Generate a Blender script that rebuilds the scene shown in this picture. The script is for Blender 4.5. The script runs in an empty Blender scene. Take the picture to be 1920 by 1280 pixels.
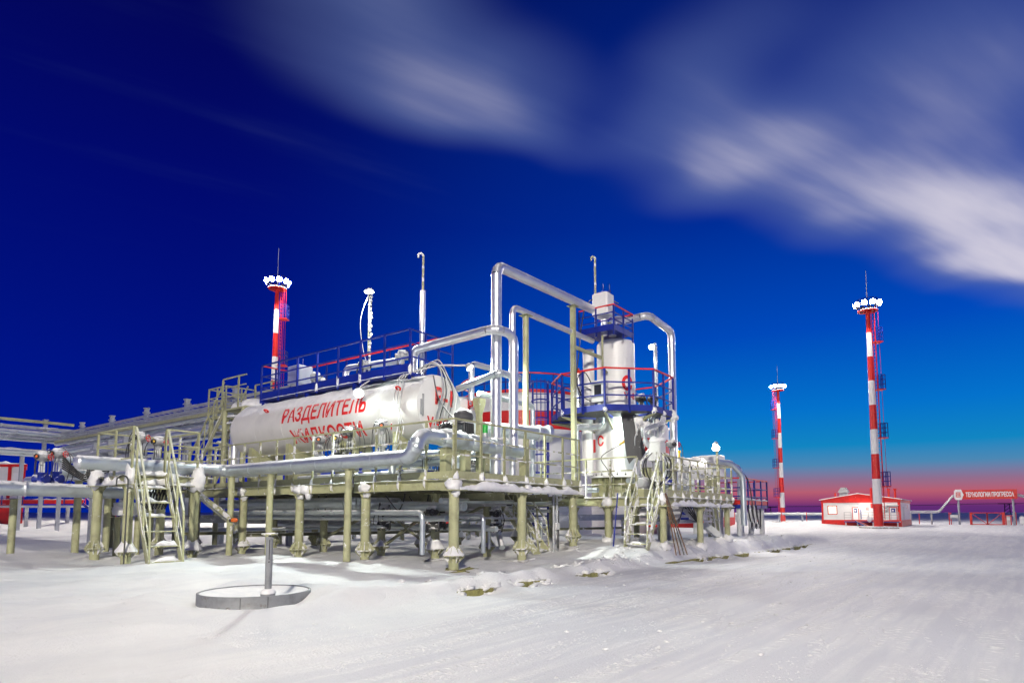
import bpy, math, random
import numpy as np
from mathutils import Vector, Matrix, noise as mnoise

random.seed(7)
scene = bpy.context.scene
COL = scene.collection
R_ = math.radians
V = Vector

# ------------------------------------------------------------------ camera
cd = bpy.data.cameras.new('camera')
cam = bpy.data.objects.new('camera', cd)
COL.objects.link(cam)
cam.location = (0, 0, 1.35)
cam.rotation_euler = (R_(90 + 5.08), 0, math.atan2(.6, .8) - R_(90))
cd.sensor_width = 36
cd.lens = 36 * 1170 / 1920
cd.shift_y = 216 / 1920
cd.clip_start = .1
cd.clip_end = 9000
scene.camera = cam
RT = V((.6, -.8, 0))          # horizontal direction to the right of the view
FH = V((.8, .6, 0))           # horizontal direction of the view

# ------------------------------------------------------------------ colour management
scene.view_settings.view_transform = 'Standard'
scene.view_settings.look = 'None'
scene.view_settings.gamma = 1
scene.view_settings.use_curve_mapping = False
scene.view_settings.exposure = 0
scene.cycles.use_denoising = True
scene.cycles.max_bounces = 6
scene.cycles.sample_clamp_indirect = 6


def lin(r, g, b):
    f = lambda c: (c / 255 / 12.92) if c / 255 <= .04045 else ((c / 255 + .055) / 1.055) ** 2.4
    return (f(r), f(g), f(b), 1)


# ------------------------------------------------------------------ world: arctic dusk sky with long drifting clouds
world = bpy.data.worlds.new('World')
scene.world = world
world.use_nodes = True
nt = world.node_tree
nt.nodes.clear()


def N(tree, kind, **kw):
    n = tree.nodes.new(kind)
    for k, v in kw.items():
        setattr(n, k, v)
    return n


def mth(tree, op, a, b=None, c=None, clamp=False):
    n = tree.nodes.new('ShaderNodeMath')
    n.operation = op
    n.use_clamp = clamp
    for i, x in enumerate((a, b, c)):
        if x is None:
            continue
        if isinstance(x, (int, float)):
            n.inputs[i].default_value = x
        else:
            tree.links.new(x, n.inputs[i])
    return n.outputs[0]


def smooth(tree, x, a, b):
    n = tree.nodes.new('ShaderNodeMapRange')
    n.interpolation_type = 'SMOOTHERSTEP'
    tree.links.new(x, n.inputs[0])
    n.inputs[1].default_value = a
    n.inputs[2].default_value = b
    return n.outputs[0]


def ramp(tree, x, stops):
    n = tree.nodes.new('ShaderNodeValToRGB')
    e = n.color_ramp.elements
    while len(e) < len(stops):
        e.new(.5)
    for k, (p, c) in enumerate(stops):
        e[k].position = p
        e[k].color = c
    tree.links.new(x, n.inputs[0])
    return n.outputs[0]


def mixc(tree, f, a, b, mode='MIX'):
    n = tree.nodes.new('ShaderNodeMix')
    n.data_type = 'RGBA'
    n.blend_type = mode
    for s, x in ((n.inputs[0], f), (n.inputs[6], a), (n.inputs[7], b)):
        if isinstance(x, (int, float)):
            s.default_value = x
        elif isinstance(x, tuple):
            s.default_value = x
        else:
            tree.links.new(x, s)
    return n.outputs[2]


def build_sky():
    L = nt.links.new
    tc = N(nt, 'ShaderNodeTexCoord')
    nrm = N(nt, 'ShaderNodeVectorMath', operation='NORMALIZE')
    L(tc.outputs['Generated'], nrm.inputs[0])
    d = nrm.outputs[0]
    sep = N(nt, 'ShaderNodeSeparateXYZ')
    L(d, sep.inputs[0])
    z = mth(nt, 'MAXIMUM', sep.outputs[2], 0.0)

    def dot(vec):
        n = N(nt, 'ShaderNodeVectorMath', operation='DOT_PRODUCT')
        L(d, n.inputs[0])
        n.inputs[1].default_value = vec
        return n.outputs['Value']
    ur, vf = dot(tuple(RT)), dot(tuple(FH))
    # azimuth: dusk glow sits to the right of the view
    hl = mth(nt, 'SQRT', mth(nt, 'SUBTRACT', 1.0001, mth(nt, 'MULTIPLY', sep.outputs[2], sep.outputs[2])))
    ga = R_(52)
    g = mth(nt, 'DIVIDE', dot(tuple(RT * math.sin(ga) + FH * math.cos(ga))), hl)
    glow = smooth(nt, g, .12, .93)
    zz = mth(nt, 'POWER', z, .5)          # spreads the low elevations
    p = lambda v: v ** .5
    right = ramp(nt, zz, [(0, lin(82, 40, 116)), (p(.0085), lin(100, 46, 116)), (p(.017), lin(150, 68, 114)), (p(.029), lin(184, 94, 114)), (p(.045), lin(146, 110, 142)),
                          (p(.068), lin(76, 136, 180)), (p(.095), lin(18, 134, 194)), (p(.15), lin(4, 114, 204)), (p(.26), lin(0, 74, 188)), (p(.42), lin(0, 44, 150)), (p(.75), lin(2, 18, 92))])
    left = ramp(nt, zz, [(0, lin(0, 34, 140)), (p(.05), lin(0, 28, 146)), (p(.2), lin(0, 20, 134)), (p(.42), lin(1, 10, 112)), (p(.7), lin(4, 5, 74)), (1, lin(4, 5, 60))])
    sky = mixc(nt, glow, left, right)
    # cloud plane
    zc = mth(nt, 'MAXIMUM', sep.outputs[2], .03)
    comb = N(nt, 'ShaderNodeCombineXYZ')
    L(mth(nt, 'DIVIDE', ur, zc), comb.inputs[0])
    L(mth(nt, 'DIVIDE', vf, zc), comb.inputs[1])
    P = comb.outputs[0]
    # streaky noise along the drift
    mp = N(nt, 'ShaderNodeMapping', vector_type='TEXTURE')
    mp.inputs['Rotation'].default_value = (0, 0, R_(32))
    mp.inputs['Scale'].default_value = (1.6, .28, 1)
    L(P, mp.inputs[0])
    no = N(nt, 'ShaderNodeTexNoise')
    no.inputs['Scale'].default_value = 1.3
    no.inputs['Detail'].default_value = 4
    no.inputs['Roughness'].default_value = .5
    L(mp.outputs[0], no.inputs['Vector'])
    nfac = no.outputs['Fac']
    big = N(nt, 'ShaderNodeTexNoise')
    big.inputs['Scale'].default_value = 1.7
    big.inputs['Detail'].default_value = 1.5
    L(P, big.inputs['Vector'])
    wv = N(nt, 'ShaderNodeVectorMath', operation='MULTIPLY_ADD')
    L(big.outputs['Color'], wv.inputs[0])
    wv.inputs[1].default_value = (.34, .34, 0)
    off = N(nt, 'ShaderNodeVectorMath', operation='SUBTRACT')
    L(P, off.inputs[0])
    off.inputs[1].default_value = (.17, .17, 0)
    L(off.outputs[0], wv.inputs[2])
    W = wv.outputs[0]
    total = None
    for cx, cy, ax, ay, ang, wgt, soft in CLOUDS:
        m = N(nt, 'ShaderNodeMapping', vector_type='TEXTURE')
        m.inputs['Location'].default_value = (cx, cy, 0)
        m.inputs['Rotation'].default_value = (0, 0, R_(ang))
        m.inputs['Scale'].default_value = (ax, ay, 1)
        L(W, m.inputs[0])
        ln = N(nt, 'ShaderNodeVectorMath', operation='LENGTH')
        L(m.outputs[0], ln.inputs[0])
        e = mth(nt, 'MULTIPLY', smooth(nt, ln.outputs['Value'], 1.0, soft), wgt)
        total = e if total is None else mth(nt, 'SUBTRACT', mth(nt, 'ADD', total, e), mth(nt, 'MULTIPLY', total, e))
    # thin streaks drift over the rest of the sky too
    thin = mth(nt, 'MULTIPLY', smooth(nt, nfac, .5, .95), mth(nt, 'MULTIPLY', smooth(nt, sep.outputs[2], .25, .7), .12))
    mask = mth(nt, 'ADD', mth(nt, 'MULTIPLY', total, mth(nt, 'MULTIPLY_ADD', nfac, .45, .80)), thin, clamp=True)
    ccol = mixc(nt, smooth(nt, mth(nt, 'MULTIPLY', total, mth(nt, 'ADD', nfac, .35)), .25, .95), lin(98, 118, 174), lin(210, 206, 222))
    out_c = mixc(nt, mask, sky, ccol)
    bg = N(nt, 'ShaderNodeBackground')
    bg.inputs['Strength'].default_value = 1.0
    L(out_c, bg.inputs[0])
    o = N(nt, 'ShaderNodeOutputWorld')
    L(bg.outputs[0], o.inputs[0])


#        centre x, y, half axes, angle, weight, softness (inner edge)
CLOUDS = [(-.17, 1.36, .56, .34, 36, .55, .1),
          (-.28, 1.00, .38, .28, 20, .38, .1),
          (.10, 1.62, .40, .16, 30, .22, .0),
          (1.75, 2.22, 1.80, .48, 27, .88, .1),
          (.62, 1.70, .50, .42, 42, .58, .1),
          (.42, 1.36, .28, .42, 20, .34, .0),
          (1.00, 1.34, .62, .42, 27, .42, .0),
          (1.35, 1.75, .9, .5, 27, .40, .0),
          (2.7, 2.50, 1.4, .65, 27, .8, .1)]
build_sky()
world.cycles.sampling_method = 'AUTOMATIC'

# ------------------------------------------------------------------ the last twilight from the glow (weak, low)
sd = bpy.data.lights.new('sun', 'SUN')
sd.energy = .12
sd.angle = R_(12)
sd.color = (1, .72, .66)
so = bpy.data.objects.new('sun', sd)
COL.objects.link(so)
_sv = -(RT * math.sin(R_(52)) + FH * math.cos(R_(52))) * math.cos(R_(5)) - V((0, 0, math.sin(R_(5))))
so.rotation_euler = _sv.to_track_quat('-Z', 'Y').to_euler()


# ------------------------------------------------------------------ materials
def material(name, color, rough=.5, metal=0., var=.12, vscale=3., bump=0., bscale=30., frost=0., fscale=2.2, spec=.5, dark=None):
    m = bpy.data.materials.new(name)
    m.use_nodes = True
    t = m.node_tree
    b = t.nodes['Principled BSDF']
    L = t.links.new
    tc = N(t, 'ShaderNodeTexCoord')
    geo = N(t, 'ShaderNodeNewGeometry')
    pos = geo.outputs['Position']
    n1 = N(t, 'ShaderNodeTexNoise')
    n1.inputs['Scale'].default_value = vscale
    n1.inputs['Detail'].default_value = 5
    n1.inputs['Roughness'].default_value = .65
    L(pos, n1.inputs['Vector'])
    c = (*color, 1)
    c0 = tuple(max(0, x * (1 - var * 2)) for x in color) + (1,)
    c1 = tuple(min(1, x * (1 + var)) for x in color) + (1,)
    col = ramp(t, n1.outputs['Fac'], [(.28, c0), (.5, c), (.75, c1)])
    if dark:
        n3 = N(t, 'ShaderNodeTexNoise')
        n3.inputs['Scale'].default_value = 9
        n3.inputs['Detail'].default_value = 6
        L(pos, n3.inputs['Vector'])
        col = mixc(t, smooth(t, n3.outputs['Fac'], .56, .72), col, dark)
    rg = mth(t, 'MULTIPLY_ADD', n1.outputs['Fac'], .3, rough - .15, clamp=True)
    if frost:
        n2 = N(t, 'ShaderNodeTexNoise')
        n2.inputs['Scale'].default_value = fscale
        n2.inputs['Detail'].default_value = 9
        n2.inputs['Roughness'].default_value = .72
        L(pos, n2.inputs['Vector'])
        fr = smooth(t, n2.outputs['Fac'], .66 - frost * .3, .74 - frost * .3)
        sepn = N(t, 'ShaderNodeSeparateXYZ')
        L(geo.outputs['Normal'], sepn.inputs[0])
        up = smooth(t, sepn.outputs[2], .35, .8)
        n4 = N(t, 'ShaderNodeTexNoise')
        n4.inputs['Scale'].default_value = 7
        n4.inputs['Detail'].default_value = 4
        L(pos, n4.inputs['Vector'])
        up = mth(t, 'MULTIPLY', up, smooth(t, n4.outputs['Fac'], .3, .5))
        fr = mth(t, 'MAXIMUM', fr, up)
        col = mixc(t, fr, col, (.80, .80, .82, 1))
        rg = mth(t, 'MAXIMUM', rg, mth(t, 'MULTIPLY', fr, .8))
        if metal:
            L(mth(t, 'MULTIPLY_ADD', fr, -metal, metal), b.inputs['Metallic'])
    elif metal:
        b.inputs['Metallic'].default_value = metal
    L(col, b.inputs['Base Color'])
    L(rg, b.inputs['Roughness'])
    b.inputs['Specular IOR Level'].default_value = spec
    if bump:
        bn = N(t, 'ShaderNodeTexNoise')
        bn.inputs['Scale'].default_value = bscale
        bn.inputs['Detail'].default_value = 6
        L(pos, bn.inputs['Vector'])
        bp = N(t, 'ShaderNodeBump')
        bp.inputs['Strength'].default_value = bump
        bp.inputs['Distance'].default_value = .02
        L(bn.outputs['Fac'], bp.inputs['Height'])
        L(bp.outputs[0], b.inputs['Normal'])
    return m


def emitter(name, color, strength):
    m = bpy.data.materials.new(name)
    m.use_nodes = True
    b = m.node_tree.nodes['Principled BSDF']
    b.inputs['Base Color'].default_value = (*color, 1)
    b.inputs['Emission Color'].default_value = (*color, 1)
    b.inputs['Emission Strength'].default_value = strength
    return m


M = {}
M['olive'] = material('olive paint', (.36, .365, .21), .5, frost=.2, fscale=3.5, var=.16, bump=.2)
M['olive_frosty'] = material('olive paint with rime', (.36, .365, .21), .55, frost=.56, fscale=4, bump=.3)
M['olive_dark'] = material('olive paint darker', (.25, .25, .15), .6, frost=.22, fscale=3, var=.2, bump=.2)  # darker olive, mostly for beams, braces and legs below the decks
M['alu'] = material('aluminium cladding', (.76, .78, .80), .36, metal=.8, frost=.18, fscale=1.6, var=.05, vscale=1.5)
M['alu_frosty'] = material('aluminium cladding with rime', (.60, .66, .68), .34, metal=.75, frost=.13, fscale=1.3, var=.08, vscale=2)
M['galv'] = material('galvanised steel', (.50, .52, .54), .45, metal=.45, frost=.35, fscale=2.5)
M['white'] = material('white paint', (.74, .74, .73), .42, var=.04, vscale=1.2, frost=.05)
M['tankwhite'] = material('tank white paint', (.64, .63, .60), .38, var=.08, vscale=.9, frost=.08, fscale=.9)
M['blue'] = material('blue paint', (.006, .020, .24), .42, var=.15, frost=.02, fscale=4)
M['red'] = material('red paint', (.62, .018, .012), .42, var=.12, frost=.06, fscale=4)
M['letter'] = material('red lettering', (.68, .015, .012), .5, var=.1, frost=.2, fscale=5)
M['letter_worn'] = material('frosted red lettering', (.68, .015, .012), .5, var=.1, frost=.27, fscale=3.2)
M['grey'] = material('grey paint', (.36, .37, .38), .5, var=.1, frost=.12)
M['rackgrey'] = material('grey galvanised rack', (.36, .38, .42), .5, metal=.3, var=.12, frost=.16, fscale=2)
M['lightgrey'] = material('light grey paint', (.58, .59, .58), .5, var=.08, frost=.15)
M['slate'] = material('slate grey paint', (.20, .21, .225), .5, var=.14, vscale=6, bump=.25, dark=(.13, .12, .11, 1))
M['black'] = material('black rubber', (.02, .02, .022), .45, frost=.12, fscale=6)
M['dark'] = material('dark steel', (.06, .062, .06), .6, frost=.1, fscale=4)
M['tarp'] = material('dark tarpaulin', (.05, .05, .055), .6, frost=.12, fscale=4, bump=.4, bscale=9)
M['glass'] = material('black glass', (.02, .022, .025), .1)
M['orange'] = material('orange plastic', (.80, .16, .02), .4)
M['yellow'] = material('yellow plastic', (.75, .50, .03), .4)
M['green'] = material('green plastic', (.02, .38, .05), .4)
M['rust'] = material('rusty steel', (.15, .085, .045), .8, var=.35, vscale=8)
M['kerb'] = material('mossy kerb concrete', (.25, .24, .085), .9, var=.35, vscale=9, bump=.6, bscale=30)
M['concrete'] = material('pale concrete', (.42, .41, .38), .9, var=.2, vscale=6, frost=.4)
M['signwhite'] = material('sign white', (.80, .80, .80), .4, var=.02)
M['lamp'] = emitter('lamp glass warm', (1, .93, .78), 40)
M['lampcool'] = emitter('lamp glass cool', (.86, 1, .97), 40)
M['strip'] = emitter('lit lamp strip', (.95, 1, .95), 6)
M['window'] = emitter('lit window', (1, .86, .72), .9)


def snow_material(name, ground=False):
    m = bpy.data.materials.new(name)
    m.use_nodes = True
    t = m.node_tree
    b = t.nodes['Principled BSDF']
    L = t.links.new
    geo = N(t, 'ShaderNodeNewGeometry')
    pos = geo.outputs['Position']
    n1 = N(t, 'ShaderNodeTexNoise')
    n1.inputs['Scale'].default_value = .55 if ground else 4
    n1.inputs['Detail'].default_value = 6
    n1.inputs['Roughness'].default_value = .6
    L(pos, n1.inputs['Vector'])
    col = ramp(t, n1.outputs['Fac'], [(.3, (.70, .71, .74, 1)), (.55, (.80, .80, .80, 1)), (.75, (.86, .86, .86, 1))])
    b.inputs['Roughness'].default_value = .62
    b.inputs['Specular IOR Level'].default_value = .25
    fine = N(t, 'ShaderNodeTexNoise')
    fine.inputs['Scale'].default_value = 38 if ground else 40
    fine.inputs['Detail'].default_value = 7
    fine.inputs['Roughness'].default_value = .75
    L(pos, fine.inputs['Vector'])
    h = fine.outputs['Fac']
    if ground:
        # packed road: scuffed tyre streaks along the road; crumbs and tread dashes lie across them
        def mapped(rot, sc):
            mp = N(t, 'ShaderNodeMapping', vector_type='TEXTURE')
            mp.inputs['Rotation'].default_value = (0, 0, R_(rot))
            mp.inputs['Scale'].default_value = (*sc, 1)
            L(pos, mp.inputs[0])
            return mp.outputs[0]

        def noise(vec, scale, detail=4, rough=.6):
            n = N(t, 'ShaderNodeTexNoise')
            n.inputs['Scale'].default_value = scale
            n.inputs['Detail'].default_value = detail
            n.inputs['Roughness'].default_value = rough
            L(vec, n.inputs['Vector'])
            return n.outputs['Fac']
        st = noise(mapped(-3, (4.5, .30)), 1.2, 4, .55)
        st2 = noise(mapped(9, (3.5, .22)), 1.1, 4, .55)
        dash = noise(mapped(-3, (.055, .15)), 1.0, 3, .6)
        crn = noise(pos, 17, 5, .75)
        patch = noise(pos, .42, 3, .6)
        streak = mth(t, 'MAXIMUM', smooth(t, st, .50, .60), mth(t, 'MULTIPLY', smooth(t, st2, .54, .62), .8))
        streak = mth(t, 'MULTIPLY', streak, smooth(t, patch, .38, .56))
        dp = N(t, 'ShaderNodeVectorMath', operation='DOT_PRODUCT')
        L(pos, dp.inputs[0])
        dp.inputs[1].default_value = (.25, -1, 0)          # the driven road lies on this side of the kerb
        road = smooth(t, dp.outputs['Value'], -5.2, -2.6)
        streak = mth(t, 'MULTIPLY', streak, road)
        crumb = mth(t, 'MULTIPLY', streak, mth(t, 'MAXIMUM', smooth(t, dash, .5, .62), mth(t, 'MULTIPLY', smooth(t, crn, .55, .66), .8)))
        loose = mth(t, 'MULTIPLY', smooth(t, crn, .66, .74), .5)
        h = mth(t, 'ADD', mth(t, 'MULTIPLY', h, .55), mth(t, 'MULTIPLY', mth(t, 'MAXIMUM', crumb, loose), .8))
        h = mth(t, 'ADD', h, mth(t, 'MULTIPLY', crn, .5))
        # wind packed, slightly icy snow between the crumbs
        ice = mth(t, 'MULTIPLY', smooth(t, mth(t, 'ADD', st, mth(t, 'MULTIPLY', patch, .4)), .78, .58), mth(t, 'MULTIPLY_ADD', road, .35, .08))
        col = mixc(t, mth(t, 'MULTIPLY', road, .55), col, (.64, .645, .70, 1))
        col = mixc(t, ice, col, (.54, .55, .62, 1))
        col = mixc(t, mth(t, 'MULTIPLY', mth(t, 'MAXIMUM', crumb, loose), .95, clamp=True), col, (.93, .93, .93, 1))
    L(col, b.inputs['Base Color'])
    bp = N(t, 'ShaderNodeBump')
    bp.inputs['Strength'].default_value = .8
    bp.inputs['Distance'].default_value = .045 if ground else .012
    L(h, bp.inputs['Height'])
    L(bp.outputs[0], b.inputs['Normal'])
    return m


M['snow'] = snow_material('caked snow')
M['ground'] = snow_material('trampled snow', True)


# ------------------------------------------------------------------ mesh builder
class B:
    def __init__(s):
        s.v, s.f, s.sm = [], [], []

    def add(s, vs, fs, sm=False):
        n = len(s.v)
        s.v += [tuple(v) for v in vs]
        s.f += [tuple(i + n for i in f) for f in fs]
        s.sm += [sm] * len(fs)
        return s

    def box(s, x0, x1, y0, y1, z0, z1):
        return s.add([(x0, y0, z0), (x1, y0, z0), (x1, y1, z0), (x0, y1, z0), (x0, y0, z1), (x1, y0, z1), (x1, y1, z1), (x0, y1, z1)],
                     [(3, 2, 1, 0), (4, 5, 6, 7), (0, 1, 5, 4), (1, 2, 6, 5), (2, 3, 7, 6), (3, 0, 4, 7)])

    def cbox(s, x0, x1, y0, y1, z0, z1, c=.02):
        """box with chamfered vertical and top edges"""
        def ring(i, z):
            return [(x0 + i, y0 + i + c, z), (x0 + i + c, y0 + i, z), (x1 - i - c, y0 + i, z), (x1 - i, y0 + i + c, z),
                    (x1 - i, y1 - i - c, z), (x1 - i - c, y1 - i, z), (x0 + i + c, y1 - i, z), (x0 + i, y1 - i - c, z)]
        vs = ring(0, z0) + ring(0, z1 - c) + ring(c, z1)
        fs = [tuple(range(7, -1, -1)), tuple(range(16, 24))]
        for k in range(2):
            for i in range(8):
                j = (i + 1) % 8
                fs.append((k * 8 + i, k * 8 + j, k * 8 + 8 + j, k * 8 + 8 + i))
        return s.add(vs, fs)

    def bar(s, p, q, w, h=None, up=(0, 0, 1)):
        h = h or w
        p, q = V(p), V(q)
        d = (q - p).normalized()
        u = V(up)
        if abs(d.dot(u)) > .98:
            u = V((1, 0, 0))
        a = d.cross(u).normalized()
        u = a.cross(d)
        a, u = a * w / 2, u * h / 2
        vs = [p - a - u, p + a - u, p + a + u, p - a + u, q - a - u, q + a - u, q + a + u, q - a + u]
        return s.add(vs, [(0, 1, 2, 3), (7, 6, 5, 4), (0, 4, 5, 1), (1, 5, 6, 2), (2, 6, 7, 3), (3, 7, 4, 0)])

    def ibeam(s, p, q, h, w, t=.014):
        p, q = V(p), V(q)
        z = V((0, 0, 1))
        s.bar(p + z * (h / 2 - t / 2), q + z * (h / 2 - t / 2), w, t)
        s.bar(p - z * (h / 2 - t / 2), q - z * (h / 2 - t / 2), w, t)
        return s.bar(p, q, t, h - 2 * t)

    def tube(s, pts, r, n=12, cap=True, sm=True):
        pts = [V(p) for p in pts]
        rs = r if isinstance(r, (list, tuple)) else [r] * len(pts)
        tang = []
        for i in range(len(pts)):
            a = pts[max(0, i - 1)]
            b = pts[min(len(pts) - 1, i + 1)]
            t = b - a
            tang.append(t.normalized() if t.length > 1e-9 else V((0, 0, 1)))
        u = V((0, 0, 1)) if abs(tang[0].z) < .9 else V((1, 0, 0))
        a = tang[0].cross(u).normalized()
        vs = []
        for i, p in enumerate(pts):
            a = (a - tang[i] * a.dot(tang[i])).normalized()
            b = tang[i].cross(a)
            for k in range(n):
                th = 2 * math.pi * k / n
                vs.append(p + (a * math.cos(th) + b * math.sin(th)) * rs[i])
        fs = []
        for i in range(len(pts) - 1):
            for k in range(n):
                j = (k + 1) % n
                fs.append((i * n + k, i * n + j, i * n + n + j, i * n + n + k))
        s.add(vs, fs, sm)
        if cap:
            s.add(vs[:n], [tuple(range(n - 1, -1, -1))])
            s.add(vs[-n:], [tuple(range(n))])
        return s

    def lathe(s, prof, c, n=24, axis=(0, 0, 1), sm=True):
        """prof: (radius, distance along the axis)"""
        ax = V(axis).normalized()
        c = V(c)
        u = V((1, 0, 0)) if abs(ax.x) < .9 else V((0, 0, 1))
        a = ax.cross(u).normalized()
        b = ax.cross(a)
        vs = []
        for r, h in prof:
            for k in range(n):
                th = 2 * math.pi * k / n
                vs.append(c + ax * h + (a * math.cos(th) + b * math.sin(th)) * max(r, 1e-4))
        fs = []
        for i in range(len(prof) - 1):
            for k in range(n):
                j = (k + 1) % n
                fs.append((i * n + k, i * n + j, i * n + n + j, i * n + n + k))
        s.add(vs, fs, sm)
        if prof[0][0] > .002:
            s.add(vs[:n], [tuple(range(n - 1, -1, -1))])
        if prof[-1][0] > .002:
            s.add(vs[-n:], [tuple(range(n))])
        return s

    def blob(s, c, rad, seed=0, rough=.35, nu=12, nv=7):
        c = V(c)
        vs, fs = [], []
        for j in range(nv + 1):
            ph = math.pi * j / nv
            for i in range(nu):
                th = 2 * math.pi * i / nu
                d = V((math.sin(ph) * math.cos(th), math.sin(ph) * math.sin(th), math.cos(ph)))
                k = 1 + rough * mnoise.noise(d * 1.7 + V((seed * 3.7, seed * 1.3, 0)))
                k += rough * .7 * mnoise.noise(d * 3.6 + V((0, seed * 2.9, seed)))
                k = max(.25, k)
                vs.append(c + V((d.x * rad[0], d.y * rad[1], d.z * rad[2])) * k)
        for j in range(nv):
            for i in range(nu):
                i2 = (i + 1) % nu
                fs.append((j * nu + i, (j + 1) * nu + i, (j + 1) * nu + i2, j * nu + i2))
        return s.add(vs, fs, True)

    def ridge(s, p, q, w, h, seed=0, step=.09, droop=.0, var=1.0):
        """irregular ridge of snow lying along p-q"""
        p, q = V(p), V(q)
        d = q - p
        n = max(3, int(d.length / step))
        d.normalize()
        side = d.cross(V((0, 0, 1))).normalized()
        k = 7
        vs, fs = [], []
        for i in range(n + 1):
            t = i / n
            c = p.lerp(q, t)
            e = min(1, 6 * t + .15, 6 * (1 - t) + .15)
            ww = w * (.75 + .6 * var * mnoise.noise(c * 2.3 + V((seed, 0, 0)))) * (.6 + .4 * e)
            hh = h * max(.1, .8 + 1.1 * var * mnoise.noise(c * 1.9 + V((0, seed, 5))) + .6 * var * mnoise.noise(c * 6 + V((seed, 2, 5)))) * e
            sh = .35 * w * mnoise.noise(c * 2.1 + V((7, seed, 0)))
            for j in range(k):
                a = math.pi * j / (k - 1)
                x = math.cos(a) * ww / 2 + sh
                zz = math.sin(a) ** .7 * hh - (droop * abs(math.cos(a)) ** 3 * (.4 + .6 * abs(mnoise.noise(c * 5 + V((j, seed, 0))))))
                vs.append(c + side * x + V((0, 0, zz)))
        for i in range(n):
            for j in range(k - 1):
                fs.append((i * k + j, i * k + j + 1, i * k + k + j + 1, i * k + k + j))
            fs.append((i * k + k - 1, i * k, i * k + k, i * k + 2 * k - 1))
        s.add(vs, fs, True)
        s.add(vs[:k], [tuple(range(k))])
        return s.add(vs[-k:], [tuple(range(k - 1, -1, -1))])

    def mesh(s, name, mat, off=V((0, 0, 0))):
        me = bpy.data.meshes.new(name)
        me.from_pydata([(x - off[0], y - off[1], z - off[2]) for x, y, z in s.v], [], s.f)
        me.polygons.foreach_set('use_smooth', s.sm)
        me.materials.append(M[mat])
        me.update()
        return me

    def make(s, name, mat, parent=None, **props):
        off = wloc(parent) if parent else V((0, 0, 0))
        o = bpy.data.objects.new(name, s.mesh(name, mat, off))
        COL.objects.link(o)
        if parent:
            o.parent = parent
        for k, v in props.items():
            o[k] = v
        return o


def wloc(o):
    l = V((0, 0, 0))
    while o:
        l = l + o.location
        o = o.parent
    return l


def thing(name, label, cat, loc=(0, 0, 0), group=None):
    o = bpy.data.objects.new(name, None)
    o.empty_display_size = .2
    COL.objects.link(o)
    o.location = loc
    o['label'] = label
    o['category'] = cat
    if group:
        o['group'] = group
    return o


def inst(name, mesh, loc, parent, rz=0, rot=None):
    o = bpy.data.objects.new(name, mesh)
    COL.objects.link(o)
    o.parent = parent
    o.location = V(loc) - wloc(parent)
    o.rotation_euler = rot or (0, 0, rz)
    return o


def copy_tree(o, parent=None):
    c = o.copy()
    COL.objects.link(c)
    c.parent = parent
    for ch in o.children:
        copy_tree(ch, c)
    return c


def dup(root, loc, label, rz=None, group=None):
    c = copy_tree(root)
    c.location = loc
    if rz is not None:
        c.rotation_euler = (0, 0, rz)
    c['label'] = label
    if group:
        c['group'] = group
    return c


def point_light(name, loc, power, color, radius=.15, parent=None):
    l = bpy.data.lights.new(name, 'POINT')
    l.energy = power
    l.color = color
    l.shadow_soft_size = radius
    o = bpy.data.objects.new(name, l)
    COL.objects.link(o)
    if parent:
        o.parent = parent
        o.location = V(loc) - wloc(parent)
    else:
        o.location = loc
    return o


def spot_light(name, loc, aim, power, color, parent, angle=155, radius=.1):
    l = bpy.data.lights.new(name, 'SPOT')
    l.energy = power
    l.color = color
    l.spot_size = R_(angle)
    l.spot_blend = .7
    l.shadow_soft_size = radius
    o = bpy.data.objects.new(name, l)
    COL.objects.link(o)
    o.parent = parent
    o.location = V(loc) - wloc(parent)
    o.rotation_euler = V(aim).to_track_quat('-Z', 'Y').to_euler()
    return o



def text_mesh(body, size, bold=.0, width=1.0):
    """flat lettering as vertices and faces, origin at bottom left"""
    cu = bpy.data.curves.new('lettering', 'FONT')
    cu.body = body
    cu.size = size
    cu.offset = bold * size
    cu.resolution_u = 4
    o = bpy.data.objects.new('lettering', cu)
    COL.objects.link(o)
    dg = bpy.context.evaluated_depsgraph_get()
    me = bpy.data.meshes.new_from_object(o.evaluated_get(dg))
    vs = [(v.co.x * width, v.co.y) for v in me.vertices]
    fs = [tuple(p.vertices) for p in me.polygons]
    bpy.data.objects.remove(o)
    bpy.data.curves.remove(cu)
    bpy.data.meshes.remove(me)
    return vs, fs


def slice_text(vs, fs, step):
    """cut flat lettering into horizontal strips so that it can be bent"""
    import bmesh
    bm = bmesh.new()
    bv = [bm.verts.new((x, y, 0)) for x, y in vs]
    for f in fs:
        try:
            bm.faces.new([bv[i] for i in f])
        except ValueError:
            pass
    ys = [y for _, y in vs]
    xs = [x for x, _ in vs]
    y = min(ys) + step
    while y < max(ys):
        bmesh.ops.bisect_plane(bm, geom=bm.verts[:] + bm.edges[:] + bm.faces[:], plane_co=(0, y, 0), plane_no=(0, 1, 0), dist=1e-5)
        y += step
    x = min(xs) + step
    while x < max(xs):
        bmesh.ops.bisect_plane(bm, geom=bm.verts[:] + bm.edges[:] + bm.faces[:], plane_co=(x, 0, 0), plane_no=(1, 0, 0), dist=1e-5)
        x += step
    bm.verts.index_update()
    out = [(v.co.x, v.co.y) for v in bm.verts], [tuple(v.index for v in f.verts) for f in bm.faces]
    bm.free()
    return out


def flat_text(body, size, org, du, dv, mat, parent, name='lettering', bold=.0, width=1.0, length=None):
    vs, fs = text_mesh(body, size, bold, width)
    if length:
        k = length / max(x for x, _ in vs)
        vs = [(x * k, y) for x, y in vs]
    org, du, dv = V(org), V(du), V(dv)
    b = B()
    b.add([org + du * x + dv * y for x, y in vs], fs)
    return b.make(name, mat, parent)


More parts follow.
